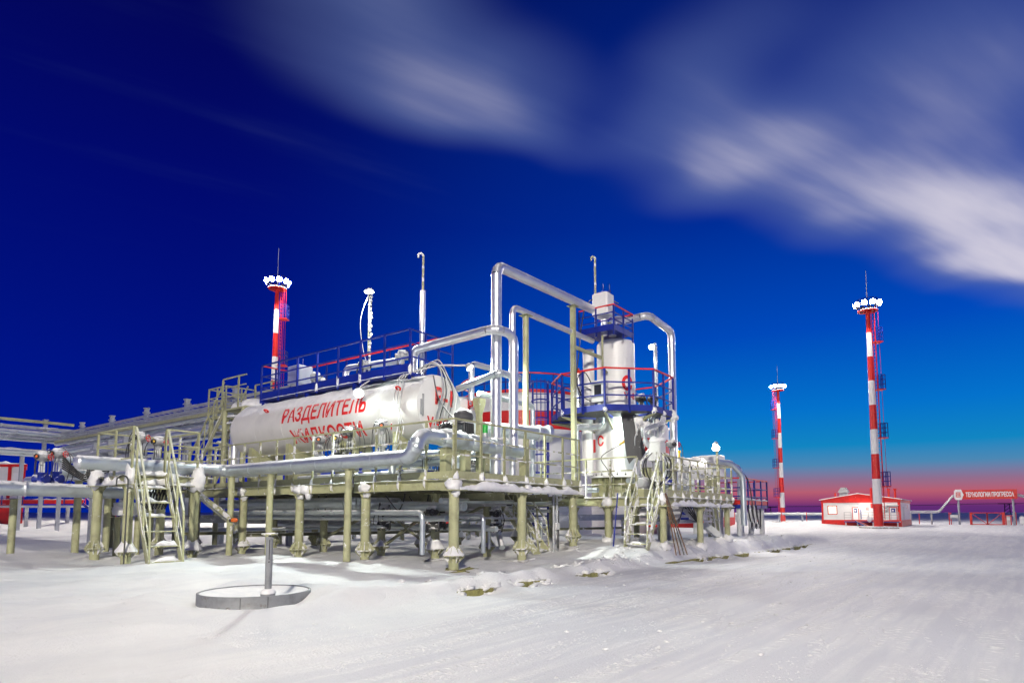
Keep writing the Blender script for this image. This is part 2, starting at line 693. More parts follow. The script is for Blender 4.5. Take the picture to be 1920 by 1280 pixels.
# ------------------------------------------------------------------ ground
def ss(a, b, x):
    t = np.clip((x - a) / (b - a), 0, 1)
    return t * t * (3 - 2 * t)


_rng = np.random.RandomState(3)
_LAT = _rng.rand(256, 256)


def vnoise(x, y, s, k=0):
    x = x * s + 17.3 * k + 500
    y = y * s + 9.1 * k + 500
    i, j = np.floor(x).astype(int), np.floor(y).astype(int)
    u, v = x - i, y - j
    u, v = u * u * (3 - 2 * u), v * v * (3 - 2 * v)
    g = lambda a, b: _LAT[a % 256, b % 256]
    return (g(i, j) * (1 - u) + g(i + 1, j) * u) * (1 - v) + (g(i, j + 1) * (1 - u) + g(i + 1, j + 1) * u) * v - .5


KERB_SHOWN = [(8.0, 8.75), (9.55, 9.95), (10.2, 10.35), (11.9, 12.3), (12.6, 12.8), (18.3, 18.6), (19.1, 19.3), (20.3, 20.8), (21.6, 23.0), (25.6, 27.0), (28.0, 31.5)]
DISC = (5.32, 8.83)


def kerb_y(x):
    return 7.1 - .019 * (x - 8)


def ground_z(x, y):
    x, y = np.asarray(x, float), np.asarray(y, float)
    D, lat = .8 * x + .6 * y, .6 * x - .8 * y
    ky = kerb_y(x)
    near = np.exp(-np.maximum(D - 40, 0) / 40)
    pad = ss(-.25, .5, y - ky) * (1 - ss(36, 46, x))
    z = -.2 * np.exp(-((x - 30) / 12) ** 2) + 0 * y
    z = z + pad * .07
    z = z + .42 * ss(13.5, 17.5, x) * ss(.0, .75, y - ky) * (1 - ss(30, 40, x)) * (1 - .45 * ss(10, 16, y))
    rough = .25 + .75 * pad
    z = z + near * rough * (.16 * vnoise(x, y, .33, 1) + .09 * vnoise(x, y, .9, 2) + .035 * vnoise(x, y, 2.6, 3))
    z = z + near * pad * .05 * np.maximum(vnoise(x, y, 1.7, 8), 0) * 2
    z = z + near * .012 * vnoise(x, y, 4.5, 4)
    # broken snow banked against the kerb, open where the kerb shows
    berm = np.exp(-((y - ky - .28) / .3) ** 2) * ss(3, 7, x) * (1 - ss(34, 38, x))
    z = z + berm * (.10 + .16 * vnoise(x, y, .8, 5) + .12 * vnoise(x, y, 3.1, 6))
    bank = ss(15, 18, x) * (1 - ss(30, 36, x)) * np.exp(-((y - ky - .75) / .7) ** 2)
    z = z + bank * (.26 * vnoise(x, y, 1.5, 7) + .14 * vnoise(x, y, 4, 9))
    for a, b in KERB_SHOWN:
        z = z - (.15 + .22 * vnoise(x, y, 3.3, 21)) * ss(a - .25, a + .05, x) * (1 - ss(b - .05, b + .25, x)) * np.exp(-((y - ky + .10) / .20) ** 2)
    # tyre ruts pressed into the road, running along the yard
    road = (1 - ss(-1.2, -.2, y - ky)) * np.exp(-np.maximum(D - 60, 0) / 30)
    for k, off in enumerate((1.9, 3.6, 5.2, 7.0)):
        yy = y - (ky - off) - .08 * (x - 12) * (.5 - k * .35)
        z = z - road * (.03, .012, .012, .01)[k] * np.exp(-(yy / .16) ** 2) + road * (.02, .008, .008, .006)[k] * np.exp(-((yy - .3) / .13) ** 2)
    yy = y - (6.7 - .4 * (x - 9.6))  # broad shallow trench shaped to leave a long dark band across the road
    z = z - road * .055 * np.exp(-(yy / .33) ** 2) * ss(8, 11, x) + road * .025 * np.exp(-((yy + .6) / .3) ** 2) * ss(8, 11, x)
    # scoop blown round the round base, with a tail drift
    r = np.hypot(x - DISC[0], y - DISC[1])
    z = z * (1 - np.exp(-(r / 1.15) ** 4)) - .01 * np.exp(-(r / 1.05) ** 4)
    z = z + .10 * np.exp(-((r - 1.45) / .35) ** 2) * (.5 + vnoise(x, y, 1.2, 10))
    z = z + .20 * np.exp(-(((x - 6.05) / .34) ** 2 + ((y - 8.05) / .40) ** 2)) + .12 * np.exp(-(((x - 5.9) / .5) ** 2 + ((y - 9.7) / .5) ** 2))
    # rough banks at the far left and round the far buildings
    z = z + .55 * ss(24, 44, D) * ss(-9, -22, lat) * (.5 + .9 * vnoise(x, y, .5, 11) + .5 * vnoise(x, y, 1.6, 12))
    # wind drifts left of the platform
    z = z + .16 * ss(10, 15, y) * (1 - ss(9, 12, x)) * np.exp(-np.maximum(D - 30, 0) / 10) * (vnoise(.6 * x + .8 * y, .3 * (x - y), .9, 13) + .2)
    # ploughed heaps by the far buildings
    z = z + .5 * ss(48, 60, x) * (1 - ss(80, 95, x)) * np.exp(-((y - 17 + .1 * (x - 60)) / 4.5) ** 2) * (.5 + vnoise(x, y, .35, 14))
    return z


def gz(x, y):
    return float(ground_z(x, y))


def build_ground():
    def axis(lo, hi, step, far):
        a = list(np.arange(lo, hi, step))
        s, p, neg = step, a[-1], []
        while p < far:
            s *= 1.16
            p += s
            a.append(p)
        s, p = step, a[0]
        while p > -far:
            s *= 1.16
            p -= s
            neg.append(p)
        return np.array(neg[::-1] + a)
    xs, ys = axis(-1, 38, .085, 4200), axis(-6, 24, .085, 4200)
    X, Y = np.meshgrid(xs, ys, indexing='ij')
    Z = ground_z(X, Y)
    nx, ny = X.shape
    co = np.stack([X, Y, Z], -1).reshape(-1, 3)
    i = np.arange(nx * ny).reshape(nx, ny)
    q = np.stack([i[:-1, :-1], i[1:, :-1], i[1:, 1:], i[:-1, 1:]], -1).reshape(-1, 4)
    me = bpy.data.meshes.new('snow_ground')
    me.vertices.add(len(co))
    me.vertices.foreach_set('co', co.ravel())
    me.loops.add(q.size)
    me.loops.foreach_set('vertex_index', q.ravel())
    me.polygons.add(len(q))
    me.polygons.foreach_set('loop_start', np.arange(0, q.size, 4))
    me.polygons.foreach_set('loop_total', np.full(len(q), 4))
    me.polygons.foreach_set('use_smooth', np.ones(len(q), bool))
    me.materials.append(M['ground'])
    me.update()
    me.validate()
    o = bpy.data.objects.new('snow_ground', me)
    COL.objects.link(o)
    o['kind'] = 'structure'


build_ground()

# kerb stones peeping out of the ploughed snow
kerb = bpy.data.objects.new('kerb', None)
COL.objects.link(kerb)
kerb['kind'] = 'structure'
_k = B()
_k.cbox(-.49, .49, -.075, .075, -.3, 0, .015)
_km = _k.mesh('kerb_stone', 'kerb')
for i in range(25):
    x = 7.9 + i
    inst('kerb_stone', _km, (x + .5, kerb_y(x + .5), .035 - .2 * math.exp(-((x - 30) / 12) ** 2) + random.uniform(-.012, .012)), kerb, rz=math.atan(-.019) + random.uniform(-.01, .01))

b = B()
for k in range(230):
    x = random.uniform(7, 33)
    if k % 3:
        x = random.uniform(12, 28)
    y = kerb_y(x) + random.gauss(.55, .35) + (.5 if x > 15 else 0)
    r = random.choice((.015, .02, .025, .03, .04, .055))
    b.blob((x, y, gz(x, y) - r * .15), (r * random.uniform(1, 2), r * random.uniform(1, 1.6), r * .8), k, 1.5, 10, 7)
for x0, x1 in KERB_SHOWN:
    for k in range(int(10 + 16 * (x1 - x0))):
        x = random.uniform(x0 - .3, x1 + .3)
        up = random.random() < .5
        y = kerb_y(x) + (random.uniform(-.06, .12) if up else random.uniform(-.22, -.1))
        r = random.choice((.02, .03, .04, .06))
        b.blob((x, y, (.04 if up else gz(x, y) + .01) - .2 * math.exp(-((x - 30) / 12) ** 2)), (r * random.uniform(1, 2.6), r * 1.3, r * .8), k, 1.4, 10, 7)
for k in range(200):       # crumbs thrown up on the road
    x = random.uniform(4, 30)
    y = kerb_y(x) - random.uniform(.4, 7)
    r = random.choice((.008, .012, .016, .022))
    b.blob((x, y, gz(x, y)), (r * 1.6, r * 1.4, r * .8), k, .6, 7, 5)
# fine crumbs flung up in rows by tyres, thinning out towards the left of the yard
_cr = random.Random(11)
OCT = [(1, 0, 0), (0, 1, 0), (-1, 0, 0), (0, -1, 0), (0, 0, 1), (0, 0, -.6)]
OF = [(0, 1, 4), (1, 2, 4), (2, 3, 4), (3, 0, 4), (1, 0, 5), (2, 1, 5), (3, 2, 5), (0, 3, 5)]
tracks = [(5.4, -.075), (4.6, -.085), (3.6, -.075), (2.7, -.08), (1.6, -.09), (.6, -.07), (-.6, -.08), (-2.0, -.09), (6.2, -.05), (5.9, -.4), (6.6, -.4)]
cpos = []
while len(cpos) < 8500:
    if _cr.random() < .78:
        y0, sl = _cr.choice(tracks)
        x = 3.5 + 26 * _cr.random() ** 1.6
        y = y0 + sl * (x - 4) + _cr.gauss(0, .10)
        if vnoise(np.array(x), np.array(y0), .45, 31) < -.02:
            continue
    else:
        x, y = _cr.uniform(2, 28), _cr.uniform(-7, 9)
        if _cr.random() < .5:
            x, y = _cr.uniform(3, 11), _cr.uniform(6, 17)
    cpos.append((x, y))
czs = ground_z(np.array([p[0] for p in cpos]), np.array([p[1] for p in cpos]))
for (x, y), z in zip(cpos, czs):
    r = _cr.choice((.004, .005, .006, .007, .008, .009, .012))
    a = _cr.uniform(0, 6.3)
    ca, sa = math.cos(a), math.sin(a)
    kx, ky_, kz = r * _cr.uniform(.8, 1.9), r * _cr.uniform(.7, 1.3), r * _cr.uniform(.6, 1.1)
    b.add([(x + (p[0] * kx * ca - p[1] * ky_ * sa), y + (p[0] * kx * sa + p[1] * ky_ * ca), float(z) + p[2] * kz) for p in OCT], OF)
b.make('snow_lumps', 'snow', kind='stuff')


# ------------------------------------------------------------------ builders for plant items
def leg_meshes():
    a = B()
    a.tube([(0, 0, -.35), (0, 0, 1.84)], .118, 18)
    c = B()
    c.lathe([(.255, -.012), (.255, .012)], (0, 0, 0), 8)
    for k in range(8):
        th = math.pi * k / 4 + .39
        d = V((math.cos(th), math.sin(th), 0))
        t = d.cross(V((0, 0, 1))) * .007
        for z1, h, ro in ((.012, .21, .24), (-.012, -.15, .245)):
            p = [d * .119 + V((0, 0, z1)), d * ro + V((0, 0, z1)), d * ro + V((0, 0, z1 + h * .12)), d * .119 + V((0, 0, z1 + h))]
            c.add([x - t for x in p] + [x + t for x in p], [(0, 1, 2, 3), (7, 6, 5, 4), (0, 4, 5, 1), (1, 5, 6, 2), (2, 6, 7, 3), (3, 7, 4, 0)])
    h = B()
    h.box(-.22, .22, -.22, .22, 1.84, 1.862)
    for sx, sy in ((1, 0), (-1, 0), (0, 1), (0, -1)):
        p = [V((sx * .117, sy * .117, 1.838)), V((sx * .2, sy * .2, 1.838)), V((sx * .117, sy * .117, 1.68))]
        t = V((sy * .007, sx * .007, 0))
        h.add([x - t for x in p] + [x + t for x in p], [(0, 1, 2), (5, 4, 3), (0, 3, 4, 1), (1, 4, 5, 2), (2, 5, 3, 0)])
    caps = []
    for s in range(4):
        k = B()
        vs, fs = [], []
        n = 14
        rings = [(.262, .012), (.25, .06), (.195, .14), (.15, .22), (.120, .28)]
        for j, (r, z) in enumerate(rings):
            for i in range(n):
                th = 2 * math.pi * i / n
                nn = mnoise.noise(V((math.cos(th) * 1.5, math.sin(th) * 1.5, s * 3.3)))
                kk = max(.85, 1.05 + .5 * nn)
                vs.append((math.cos(th) * (.119 + (r - .119) * (1 if j == 0 else min(1, .7 + .5 * kk))), math.sin(th) * (.119 + (r - .119) * (1 if j == 0 else min(1, .7 + .5 * kk))), z * (1 if j == 0 else kk)))
        for j in range(len(rings) - 1):
            for i in range(n):
                fs.append((j * n + i, j * n + (i + 1) % n, j * n + n + (i + 1) % n, j * n + n + i))
        k.add(vs, fs, True)
        caps.append(k.mesh('snow_cap', 'snow'))
    return a.mesh('leg', 'olive'), c.mesh('collar', 'olive_frosty'), h.mesh('head_plate', 'olive'), caps


LEG, COLLAR, HEAD, CAPS = leg_meshes()


def add_leg(parent, x, y, top=1.862, base=None, collar=.32, mesh=None, cap=True):
    g = gz(x, y) if base is None else base
    l = inst('leg', mesh or LEG, (x, y, top - 1.862), parent)
    if collar:
        c = inst('collar', COLLAR, (x, y, g + collar), l, rz=random.uniform(0, .7))
        if cap and random.random() < .8:
            sc = inst('snow_cap', random.choice(CAPS), (x, y, g + collar), l, rz=random.uniform(0, 6))
            sc.scale = (random.uniform(.93, 1.06), random.uniform(.93, 1.06), random.uniform(.4, 1.05))
    inst('head_plate', HEAD, (x, y, top - 1.862), l)
    return l


def railing(parent, pts, zf, ztop, mids, posts, mtop, mmid, mpost, foot=None, size=.05, toe=None, mtoe=None, snow=0, off=None, topw=None):
    """a run of railing along pts (2-D); posts: list of (x, y); parts: railing > mid_rail, post; toe_board"""
    b = B()
    for p, q in zip(pts, pts[1:]):
        b.bar((*p, ztop), (*q, ztop), topw or size, size * .8)
    top = b.make('railing', mtop, parent)
    b = B()
    for z in mids:
        for p, q in zip(pts, pts[1:]):
            b.bar((*p, z), (*q, z), size * .55, size * .75)
    b.make('mid_rail', mmid, top)
    f = zf - .17 if foot is None else foot
    k = B()
    k.box(-size / 2, size / 2, -size / 2, -size / 2 + .012, f - ztop, -.022)
    k.box(-size / 2, -size / 2 + .012, -size / 2, size / 2, f - ztop, -.024)
    pm = k.mesh('post', mpost)
    for x, y in posts:
        inst('post', pm, (x, y, ztop), top)
    if toe:
        for p, q in zip(posts, posts[1:]):
            d = (V((*q, 0)) - V((*p, 0)))
            if d.length > 2.2 or d.length < .1:
                continue
            d.normalize()
            k = B()
            o = V((d.y, -d.x, 0)) * .0
            k.bar(V((*p, zf + toe / 2 + .01)) + d * .028 + o, V((*q, zf + toe / 2 + .01)) - d * .028 + o, .008, toe)
            k.make('toe_board', mtoe or mmid, parent)
    return top


def pipe(label, pts, r, mat='alu', R=None, group=None, seam=.95, snow=0, cat='pipe', n=20, root=None, caps=True):
    pts = [V(p) for p in pts]
    R = R or 1.9 * r
    root = root or thing('insulated_pipe', label, cat, pts[0], group)
    cuts = []
    for i in range(1, len(pts) - 1):
        a = (pts[i] - pts[i - 1]).normalized()
        c = (pts[i + 1] - pts[i]).normalized()
        th = a.angle(c)
        cuts.append((R * math.tan(th / 2), th, a, c))
    for i in range(len(pts) - 1):
        p, q = pts[i].copy(), pts[i + 1].copy()
        d = (q - p).normalized()
        if i > 0:
            p += d * cuts[i - 1][0]
        if i < len(pts) - 2:
            q -= d * cuts[i][0]
        Ln = (q - p).length
        if Ln < .02 or (q - p).dot(d) < 0:
            continue
        k = max(1, int(Ln / seam))
        b = B().tube([p, q], r, n)
        for j in range(1, k):
            c = p + d * (Ln * j / k)
            b.tube([c - d * .016, c + d * .016], r * 1.02 + .003, n)
        b.make('pipe_section', mat, root)
        if snow and abs(d.z) < .3:
            z = V((0, 0, r * .93))
            B().ridge(p + z, q + z, r * .9 * snow, r * .16 * snow, seed=int(p.x * 10), step=.1, droop=r * .12).make('snow_cap', 'snow', root)
    for i, (t, th, a, c) in enumerate(cuts):
        P = pts[i + 1]
        bis = (c - a).normalized()
        C = P + bis * (R / math.cos(th / 2))
        v0, v1 = P - a * t - C, P + c * t - C
        g = max(2, int(round(th / R_(30))))
        arc = [C + (v0 * math.sin((1 - s / g) * th) + v1 * math.sin(s / g * th)) / math.sin(th) for s in range(g + 1)]
        full = B().tube(arc, r * 1.012, n, cap=False).v      # mitred gores, each with its own edge
        b = B()
        for s in range(g):
            b.add(full[s * n:(s + 2) * n], [(k, (k + 1) % n, n + (k + 1) % n, n + k) for k in range(n)], True)
        b.make('pipe_elbow', mat, root)
    return root


def stair(label, top, bot, width, mat, ntread, rail_h=1.0, group=None, snow=True, mrail=None, mid=True, posts=3, name='steel_stair'):
    top, bot = V(top), V(bot)
    d = bot - top
    hd = V((d.x, d.y, 0)).normalized()
    s = hd.cross(V((0, 0, 1)))
    root = thing(name, label, 'stair', bot, group)
    mrail = mrail or mat
    for k in (-1, 1):
        o = s * (width / 2 * k)
        B().bar(top + o, bot + o, .022, .21).make('stringer', mat, root)
        b = B()
        u = V((0, 0, rail_h))
        a0, a1 = top + o + hd * .05, bot + o - hd * .12 + V((0, 0, .25))
        b.bar(a0 + u, a1 + u * .98, .045, .045)
        b.bar(a1 + u * .98, bot + o + V((0, 0, .05)), .04, .04)
        h = b.make('handrail', mrail, root)
        pb = B()
        if mid:
            pb.bar(a0 + u * .5, a1 + u * .45, .03, .03)
        for j in range(posts):
            t = (j + .25) / posts
            p = top.lerp(bot, t) + o
            pb.bar(p, a0.lerp(a1, t) + u, .04, .04)
        pb.make('baluster', mrail, h)
        if snow:
            p, q = top.lerp(bot, .05) + o, top.lerp(bot, .7) + o
            B().ridge(p + V((0, 0, .09)), q + V((0, 0, .09)), .05, .05, seed=k * 7, step=.1).make('snow_cap', 'snow', root)
    tb = B()
    e = s * (width / 2 - .012)
    tb.bar(-e, e, .2, .03)
    tm = tb.mesh('tread', mat)
    for j in range(ntread):
        p = top.lerp(bot, (j + 1) / (ntread + .6))
        inst('tread', tm, p, root)
        if snow and j % 4 != 3:
            q = p + V((0, 0, .013))
            f = random.uniform(.4, .95)
            B().ridge(q - e * f, q + e * random.uniform(.5, .95), .2, .05 + .05 * random.random(), seed=j, step=.07).make('snow_cap', 'snow', root)
    return root


def cable(root, pts, r=.012, mat='black', sag=0):
    """smooth bent cable through pts"""
    pts = [V(p) for p in pts]
    out = []
    for i in range(len(pts) - 1):
        p0, p1, p2, p3 = pts[max(0, i - 1)], pts[i], pts[i + 1], pts[min(len(pts) - 1, i + 2)]
        for j in range(6):
            t = j / 6
            out.append(.5 * ((2 * p1) + (p2 - p0) * t + (2 * p0 - 5 * p1 + 4 * p2 - p3) * t * t + (3 * p1 - p0 - 3 * p2 + p3) * t ** 3))
    out.append(pts[-1])
    return B().tube(out, r, 7).make('cable', mat, root)


def actuator(label, loc, h=.9, face=(-.8, -.6), dial='yellow', body='blue', ncable=3, seed=0, wheel='red', group='valve actuators', housing='grey', s=1.0):
    """electric valve actuator: flanged valve, yoke, housing with dial, handwheel and hanging cables"""
    rnd = random.Random(seed)
    x, y, z = loc
    root = thing('valve_actuator', label, 'actuator', loc, group)
    f = V((*face, 0)).normalized()
    sd_ = V((-f.y, f.x, 0))
    c = V(loc)
    up = V((0, 0, 1))
    b = B()
    b.lathe([(.16 * s, 0), (.16 * s, .03), (.09 * s, .035), (.085 * s, h * .28), (.14 * s, h * .29), (.14 * s, h * .33)], c, 16)
    b.lathe([(.13 * s, -.17 * s), (.13 * s, -.14 * s), (.08 * s, -.13 * s), (.08 * s, .13 * s), (.13 * s, .14 * s), (.13 * s, .17 * s)], c + up * h * .14, 16, axis=sd_)
    b.make('valve_body', body, root)
    b = B()
    for k in (-1, 1):
        b.bar(c + sd_ * (.07 * s * k) + up * h * .33, c + sd_ * (.06 * s * k) + up * h * .6, .03 * s, .03 * s)
    b.tube([c + up * h * .33, c + up * h * .62], .018 * s, 8)
    b.make('yoke', 'lightgrey', root)
    b = B()
    m = c + up * h * .78
    b.lathe([(.08 * s, -.17 * s), (.115 * s, -.16 * s), (.12 * s, .10 * s), (.09 * s, .14 * s), (.088 * s, .2 * s)], m, 18, axis=f)
    b.lathe([(.075 * s, -.19 * s), (.08 * s, -.18 * s), (.08 * s, .12 * s), (.05 * s, .15 * s)], m + up * .02, 14, axis=sd_)
    b.lathe([(.06 * s, -.2 * s), (.06 * s, .13 * s), (.03 * s, .16 * s)], m - up * .02, 12)
    hs = b.make('housing', housing, root)
    b = B()
    b.lathe([(.072 * s, 0), (.078 * s, .018), (.06 * s, .02), (.055 * s, .012)], m + f * .2 * s, 16, axis=f)
    b.make('dial_ring', 'black', hs)
    b = B()
    b.lathe([(.035 * s, 0), (.03 * s, .01)], m + f * (.2 * s + .013), 12, axis=f)
    b.make('dial_face', dial, hs)
    if wheel:
        b = B()
        ctr = m + sd_ * .24 * s
        ring = [ctr + (up * math.cos(t) + f * math.sin(t)) * .09 * s for t in [2 * math.pi * i / 14 for i in range(15)]]
        b.tube(ring, .011 * s, 7)
        b.tube([m + sd_ * .12 * s, ctr + sd_ * .02], .014, 7)
        b.tube([ctr + up * .09 * s, ctr - up * .09 * s], .008, 6)
        b.make('handwheel', wheel, root)
    for k in range(ncable):
        a = m + sd_ * (.1 * s * rnd.choice((-1, 1))) + up * rnd.uniform(-.05, .1)
        o = sd_ * rnd.uniform(-.4, .4) + f * rnd.uniform(-.25, .15)
        cable(root, [a, a + o * .5 + up * rnd.uniform(.0, .16), a + o - up * rnd.uniform(.15, .3), a + o * .9 - up * (h * .6 + rnd.uniform(0, .2)), c + o * .5 - up * .05], .011 * s)
    B().blob(m + up * .13 * s, (.13 * s, .13 * s, .05 * s), seed, .5).make('snow_cap', 'snow', root)
    return root


def floodlight(root, loc, face, w=.34, h=.24, glass='lamp', mat='grey', name='floodlight'):
    """flood lamp head as a part: housing with a lit lens as its sub-part"""
    f = V(face).normalized()
    c = V(loc)
    side = f.cross(V((0, 0, 1))).normalized()
    up = side.cross(f)
    b = B()
    fr, bk = c, c - f * (h * .55)
    n = 8
    q = [fr + side * (w / 2 * max(-.8, min(.8, math.cos(a)))) * 1.25 + up * (h / 2 * max(-.8, min(.8, math.sin(a)))) * 1.25 for a in [2 * math.pi * (i + .5) / n for i in range(n)]]
    k = [bk + (p - fr) * .55 for p in q]
    b.add(q + k, [tuple(range(n)), tuple(range(2 * n - 1, n - 1, -1))] + [(i, n + i, n + (i + 1) % n, (i + 1) % n) for i in range(n)])
    o = b.make(name, mat, root)
    b = B()
    g = [fr + f * .006 + (p - fr) * .92 for p in q]
    b.add(g, [tuple(range(n - 1, -1, -1))])
    b.add([p - f * .004 for p in g], [tuple(range(n))])
    b.make('lens', glass, o)
    return o


def support_column(label, x, y, z0, z1, r, mat='olive', group='pipe support columns', cap=.3, arm=None, square=False):
    root = thing('support_column', label, 'column', (x, y, z0), group)
    if square:
        B().bar((x, y, z0), (x, y, z1), r * 2, r * 2).make('shaft', mat, root)
    else:
        B().tube([(x, y, z0), (x, y, z1)], r, 16).make('shaft', mat, root)
    B().box(x - cap / 2, x + cap / 2, y - cap / 2, y + cap / 2, z1 + .002, z1 + .02).make('head_plate', mat, root)
    return root


# ------------------------------------------------------------------ front process platform
PX, PY, DECK, RAIL = 10.58, 9.58, 2.12, 3.5
pa = thing('process_platform', 'olive steel platform on round legs carrying the long white lettered tank', 'platform', (PX, PY, 0))
for y in (9.58, 12.62, 15.45, 18.4, 21.4):
    add_leg(pa, PX, y, collar=.32 if y < 10 else .24)
for x in (13.2, 15.75):
    add_leg(pa, x, PY, collar=.30)
for x, y in ((12.5, 12.0), (14.5, 11.8), (12.6, 14.3), (14.6, 14.6), (12.7, 17.2), (14.7, 17.4), (12.8, 20.2), (14.8, 20.6), (16.6, 12.2), (16.8, 15.0)):
    add_leg(pa, x, y, collar=.28, cap=True)
b = B()
b.ibeam((PX, PY - .11, 1.985), (PX, 22.2, 1.985), .24, .2)
b.make('edge_beam', 'olive', pa)
b = B()
b.ibeam((PX + .105, PY, 1.985), (16.15, PY, 1.985), .24, .2)
b.make('edge_beam', 'olive', pa)
for y in (12.62, 15.45, 18.4, 21.4):
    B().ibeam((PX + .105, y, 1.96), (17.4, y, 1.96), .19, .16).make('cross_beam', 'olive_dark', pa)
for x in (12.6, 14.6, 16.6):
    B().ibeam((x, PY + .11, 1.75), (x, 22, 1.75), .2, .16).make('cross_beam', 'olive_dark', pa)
b = B()
b.box(PX + .05, 16.1, PY + .05, 22.1, 2.108, 2.12)
b.make('deck_plate', 'galv', pa)
# stiffener plates on the long edge beam
for y in (10.4, 11.3, 12.2, 13.1, 14.0, 14.9, 15.8):
    B().box(PX - .094, PX - .008, y, y + .012, 1.882, 2.088).make('stiffener', 'olive', pa)
lp = [(PX, 9.6 + .885 * k) for k in range(15)]
railing(pa, [(PX, PY - .02), (PX, 22)], DECK, RAIL, (2.68, 3.05), lp, 'olive', 'olive_frosty', 'olive_frosty', foot=1.93, toe=.17, mtoe='olive')
rp = [(PX + .92 * k + .03, PY) for k in range(7)]
railing(pa, [(PX + .03, PY), (16.12, PY)], DECK, RAIL, (2.68, 3.05), rp, 'olive', 'olive_frosty', 'olive', foot=1.93, toe=.17, mtoe='olive')
# snow caked along the beams and the feet of the posts
B().ridge((PX - .05, PY - .085, 1.885), (16.18, PY - .085, 1.885), .2, .21, 3, .06, .05, .45).make('snow_cap', 'snow', pa)
B().ridge((PX + .02, PY - .02, 2.107), (16.1, PY - .02, 2.107), .13, .05, 5, .05, .03).make('snow_cap', 'snow', pa)
B().ridge((PX - .03, PY + .1, 2.107), (PX - .03, 22, 2.107), .10, .022, 8, .08).make('snow_cap', 'snow', pa)


def clump(parent, c, r, seed, rough=.55):
    return B().blob(c, r, seed, rough, 11, 7).make('snow_clump', 'snow', parent)


for k, (x, y) in enumerate(rp):
    clump(pa, (x, y - .03, 2.13), (.07, .06, .15), k)
    clump(pa, (x + .05, y - .06, 2.0), (.13, .06, .10), k + 9)
for k, (x, y) in enumerate(lp[1:9]):
    clump(pa, (x - .03, y, 2.06), (.05, .05, .12 + .05 * (k % 3)), k + 20)
for k, y in enumerate((9.58, 12.62, 15.45, 15.1, 18.4)):
    clump(pa, (PX - .07, y, 1.98), (.12, .19, .14), k + 40)
    clump(pa, (PX - .05, y - .1, 1.80), (.09, .11, .1), k + 50)

for k, (x, y) in enumerate(((PX, PY), (13.2, PY), (12.5, 12.0), (PX, 15.45), (15.75, PY))):
    B().blob((x + .08, y - .1, gz(x, y) - .02), (.42, .26, .05), k + 70, 1.2, 22, 7).make('base_pad', 'concrete' if k else 'kerb', pa)
# bracing between inner legs
for (p, q) in (((12.5, 12.0, 1.5), (12.6, 14.3, .3)), ((12.5, 12.0, .3), (12.6, 14.3, 1.5)), ((14.5, 11.8, 1.6), (14.6, 14.6, .5)), ((12.7, 17.2, .5), (12.6, 14.3, 1.5)), ((14.7, 17.4, 1.5), (14.6, 14.6, .5))):
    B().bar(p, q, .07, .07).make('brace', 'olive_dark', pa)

# ------------------------------------------------------------------ long white separator tank
TX, TZ, TR = 12.41, 4.23, .872
TY0, TY1 = 11.79, 21.1
tk = thing('separator_tank', 'long white horizontal tank with two lines of big red lettering on its flank', 'tank', (TX, 16, DECK))
b = B().lathe([(TR, .0), (TR, TY1 - TY0)], (TX, TY0, TZ), 96, axis=(0, 1, 0))
for y in np.linspace(1.5, TY1 - TY0 - 1.5, 5):
    b.lathe([(TR + .001, y - .012), (TR + .005, y - .008), (TR + .005, y + .008), (TR + .001, y + .012)], (TX, TY0, TZ), 96, axis=(0, 1, 0))
b.make('shell', 'tankwhite', tk)
hp = [(.001, .13), (TR * .3, .118), (TR * .6, .085), (TR * .85, .04), (TR * .96, .012), (TR, .001)]
B().lathe(hp, (TX, TY0, TZ), 72, axis=(0, -1, 0)).make('head', 'white', tk)
B().lathe([(r, h * 2.4) for r, h in hp], (TX, TY1, TZ), 48, axis=(0, 1, 0)).make('head', 'white', tk)
for y in (12.9, 15.4, 18.0, 20.2):
    b = B()
    b.box(TX - .62, TX + .62, y - .09, y + .09, DECK + .02, TZ - TR + .22)
    b.box(TX - .7, TX + .7, y - .14, y + .14, DECK, DECK + .02)
    b.make('saddle', 'olive', tk)
for y in (12.6, 19.0):
    b = B()
    a = R_(205)
    c = V((TX + TR * math.cos(R_(148)), y, TZ + TR * math.sin(R_(148))))
    n = V((math.cos(R_(148)), 0, math.sin(R_(148))))
    ring = [c + n * .07 + (n * math.cos(t) + V((0, 1, 0)) * math.sin(t)) * .075 for t in [2 * math.pi * i / 12 for i in range(13)]]
    b.tube(ring, .026, 8)
    b.bar(c - n * .02, c + n * .03, .1, .04)
    b.make('lifting_lug', 'red', tk)


def tank_text(body, size, y_start, ang0, bold, length, parent, mat='letter_worn'):
    """lettering wrapped on the flank that faces -X, reading towards -Y"""
    vs, fs = text_mesh(body, size, bold)
    k = length / max(u for u, v in vs)
    vs, fs = slice_text([(u * k, v) for u, v in vs], fs, .06)
    r = TR + .009
    b = B()
    b.add([(TX - r * math.cos(ang0 + v / r), y_start - u, TZ + r * math.sin(ang0 + v / r)) for u, v in vs], fs)
    return b.make('lettering', mat, parent)


tank_text('РАЗДЕЛИТЕЛЬ', .66, 18.0, R_(-1), .024, 4.15, tk)
tank_text('ЖИДКОСТИ', .64, 17.6, R_(-49), .024, 3.5, tk)
flat_text('Р-1', .62, (TX - .36, TY0 - .135, TZ + .05), (1, 0, 0), (0, 0, 1), 'letter', tk, bold=.03, width=.9)
flat_text('V=60', .42, (TX - .62, TY0 - .137, TZ - .62), (1, 0, 0), (0, 0, 1), 'letter', tk, bold=.025, width=.9)


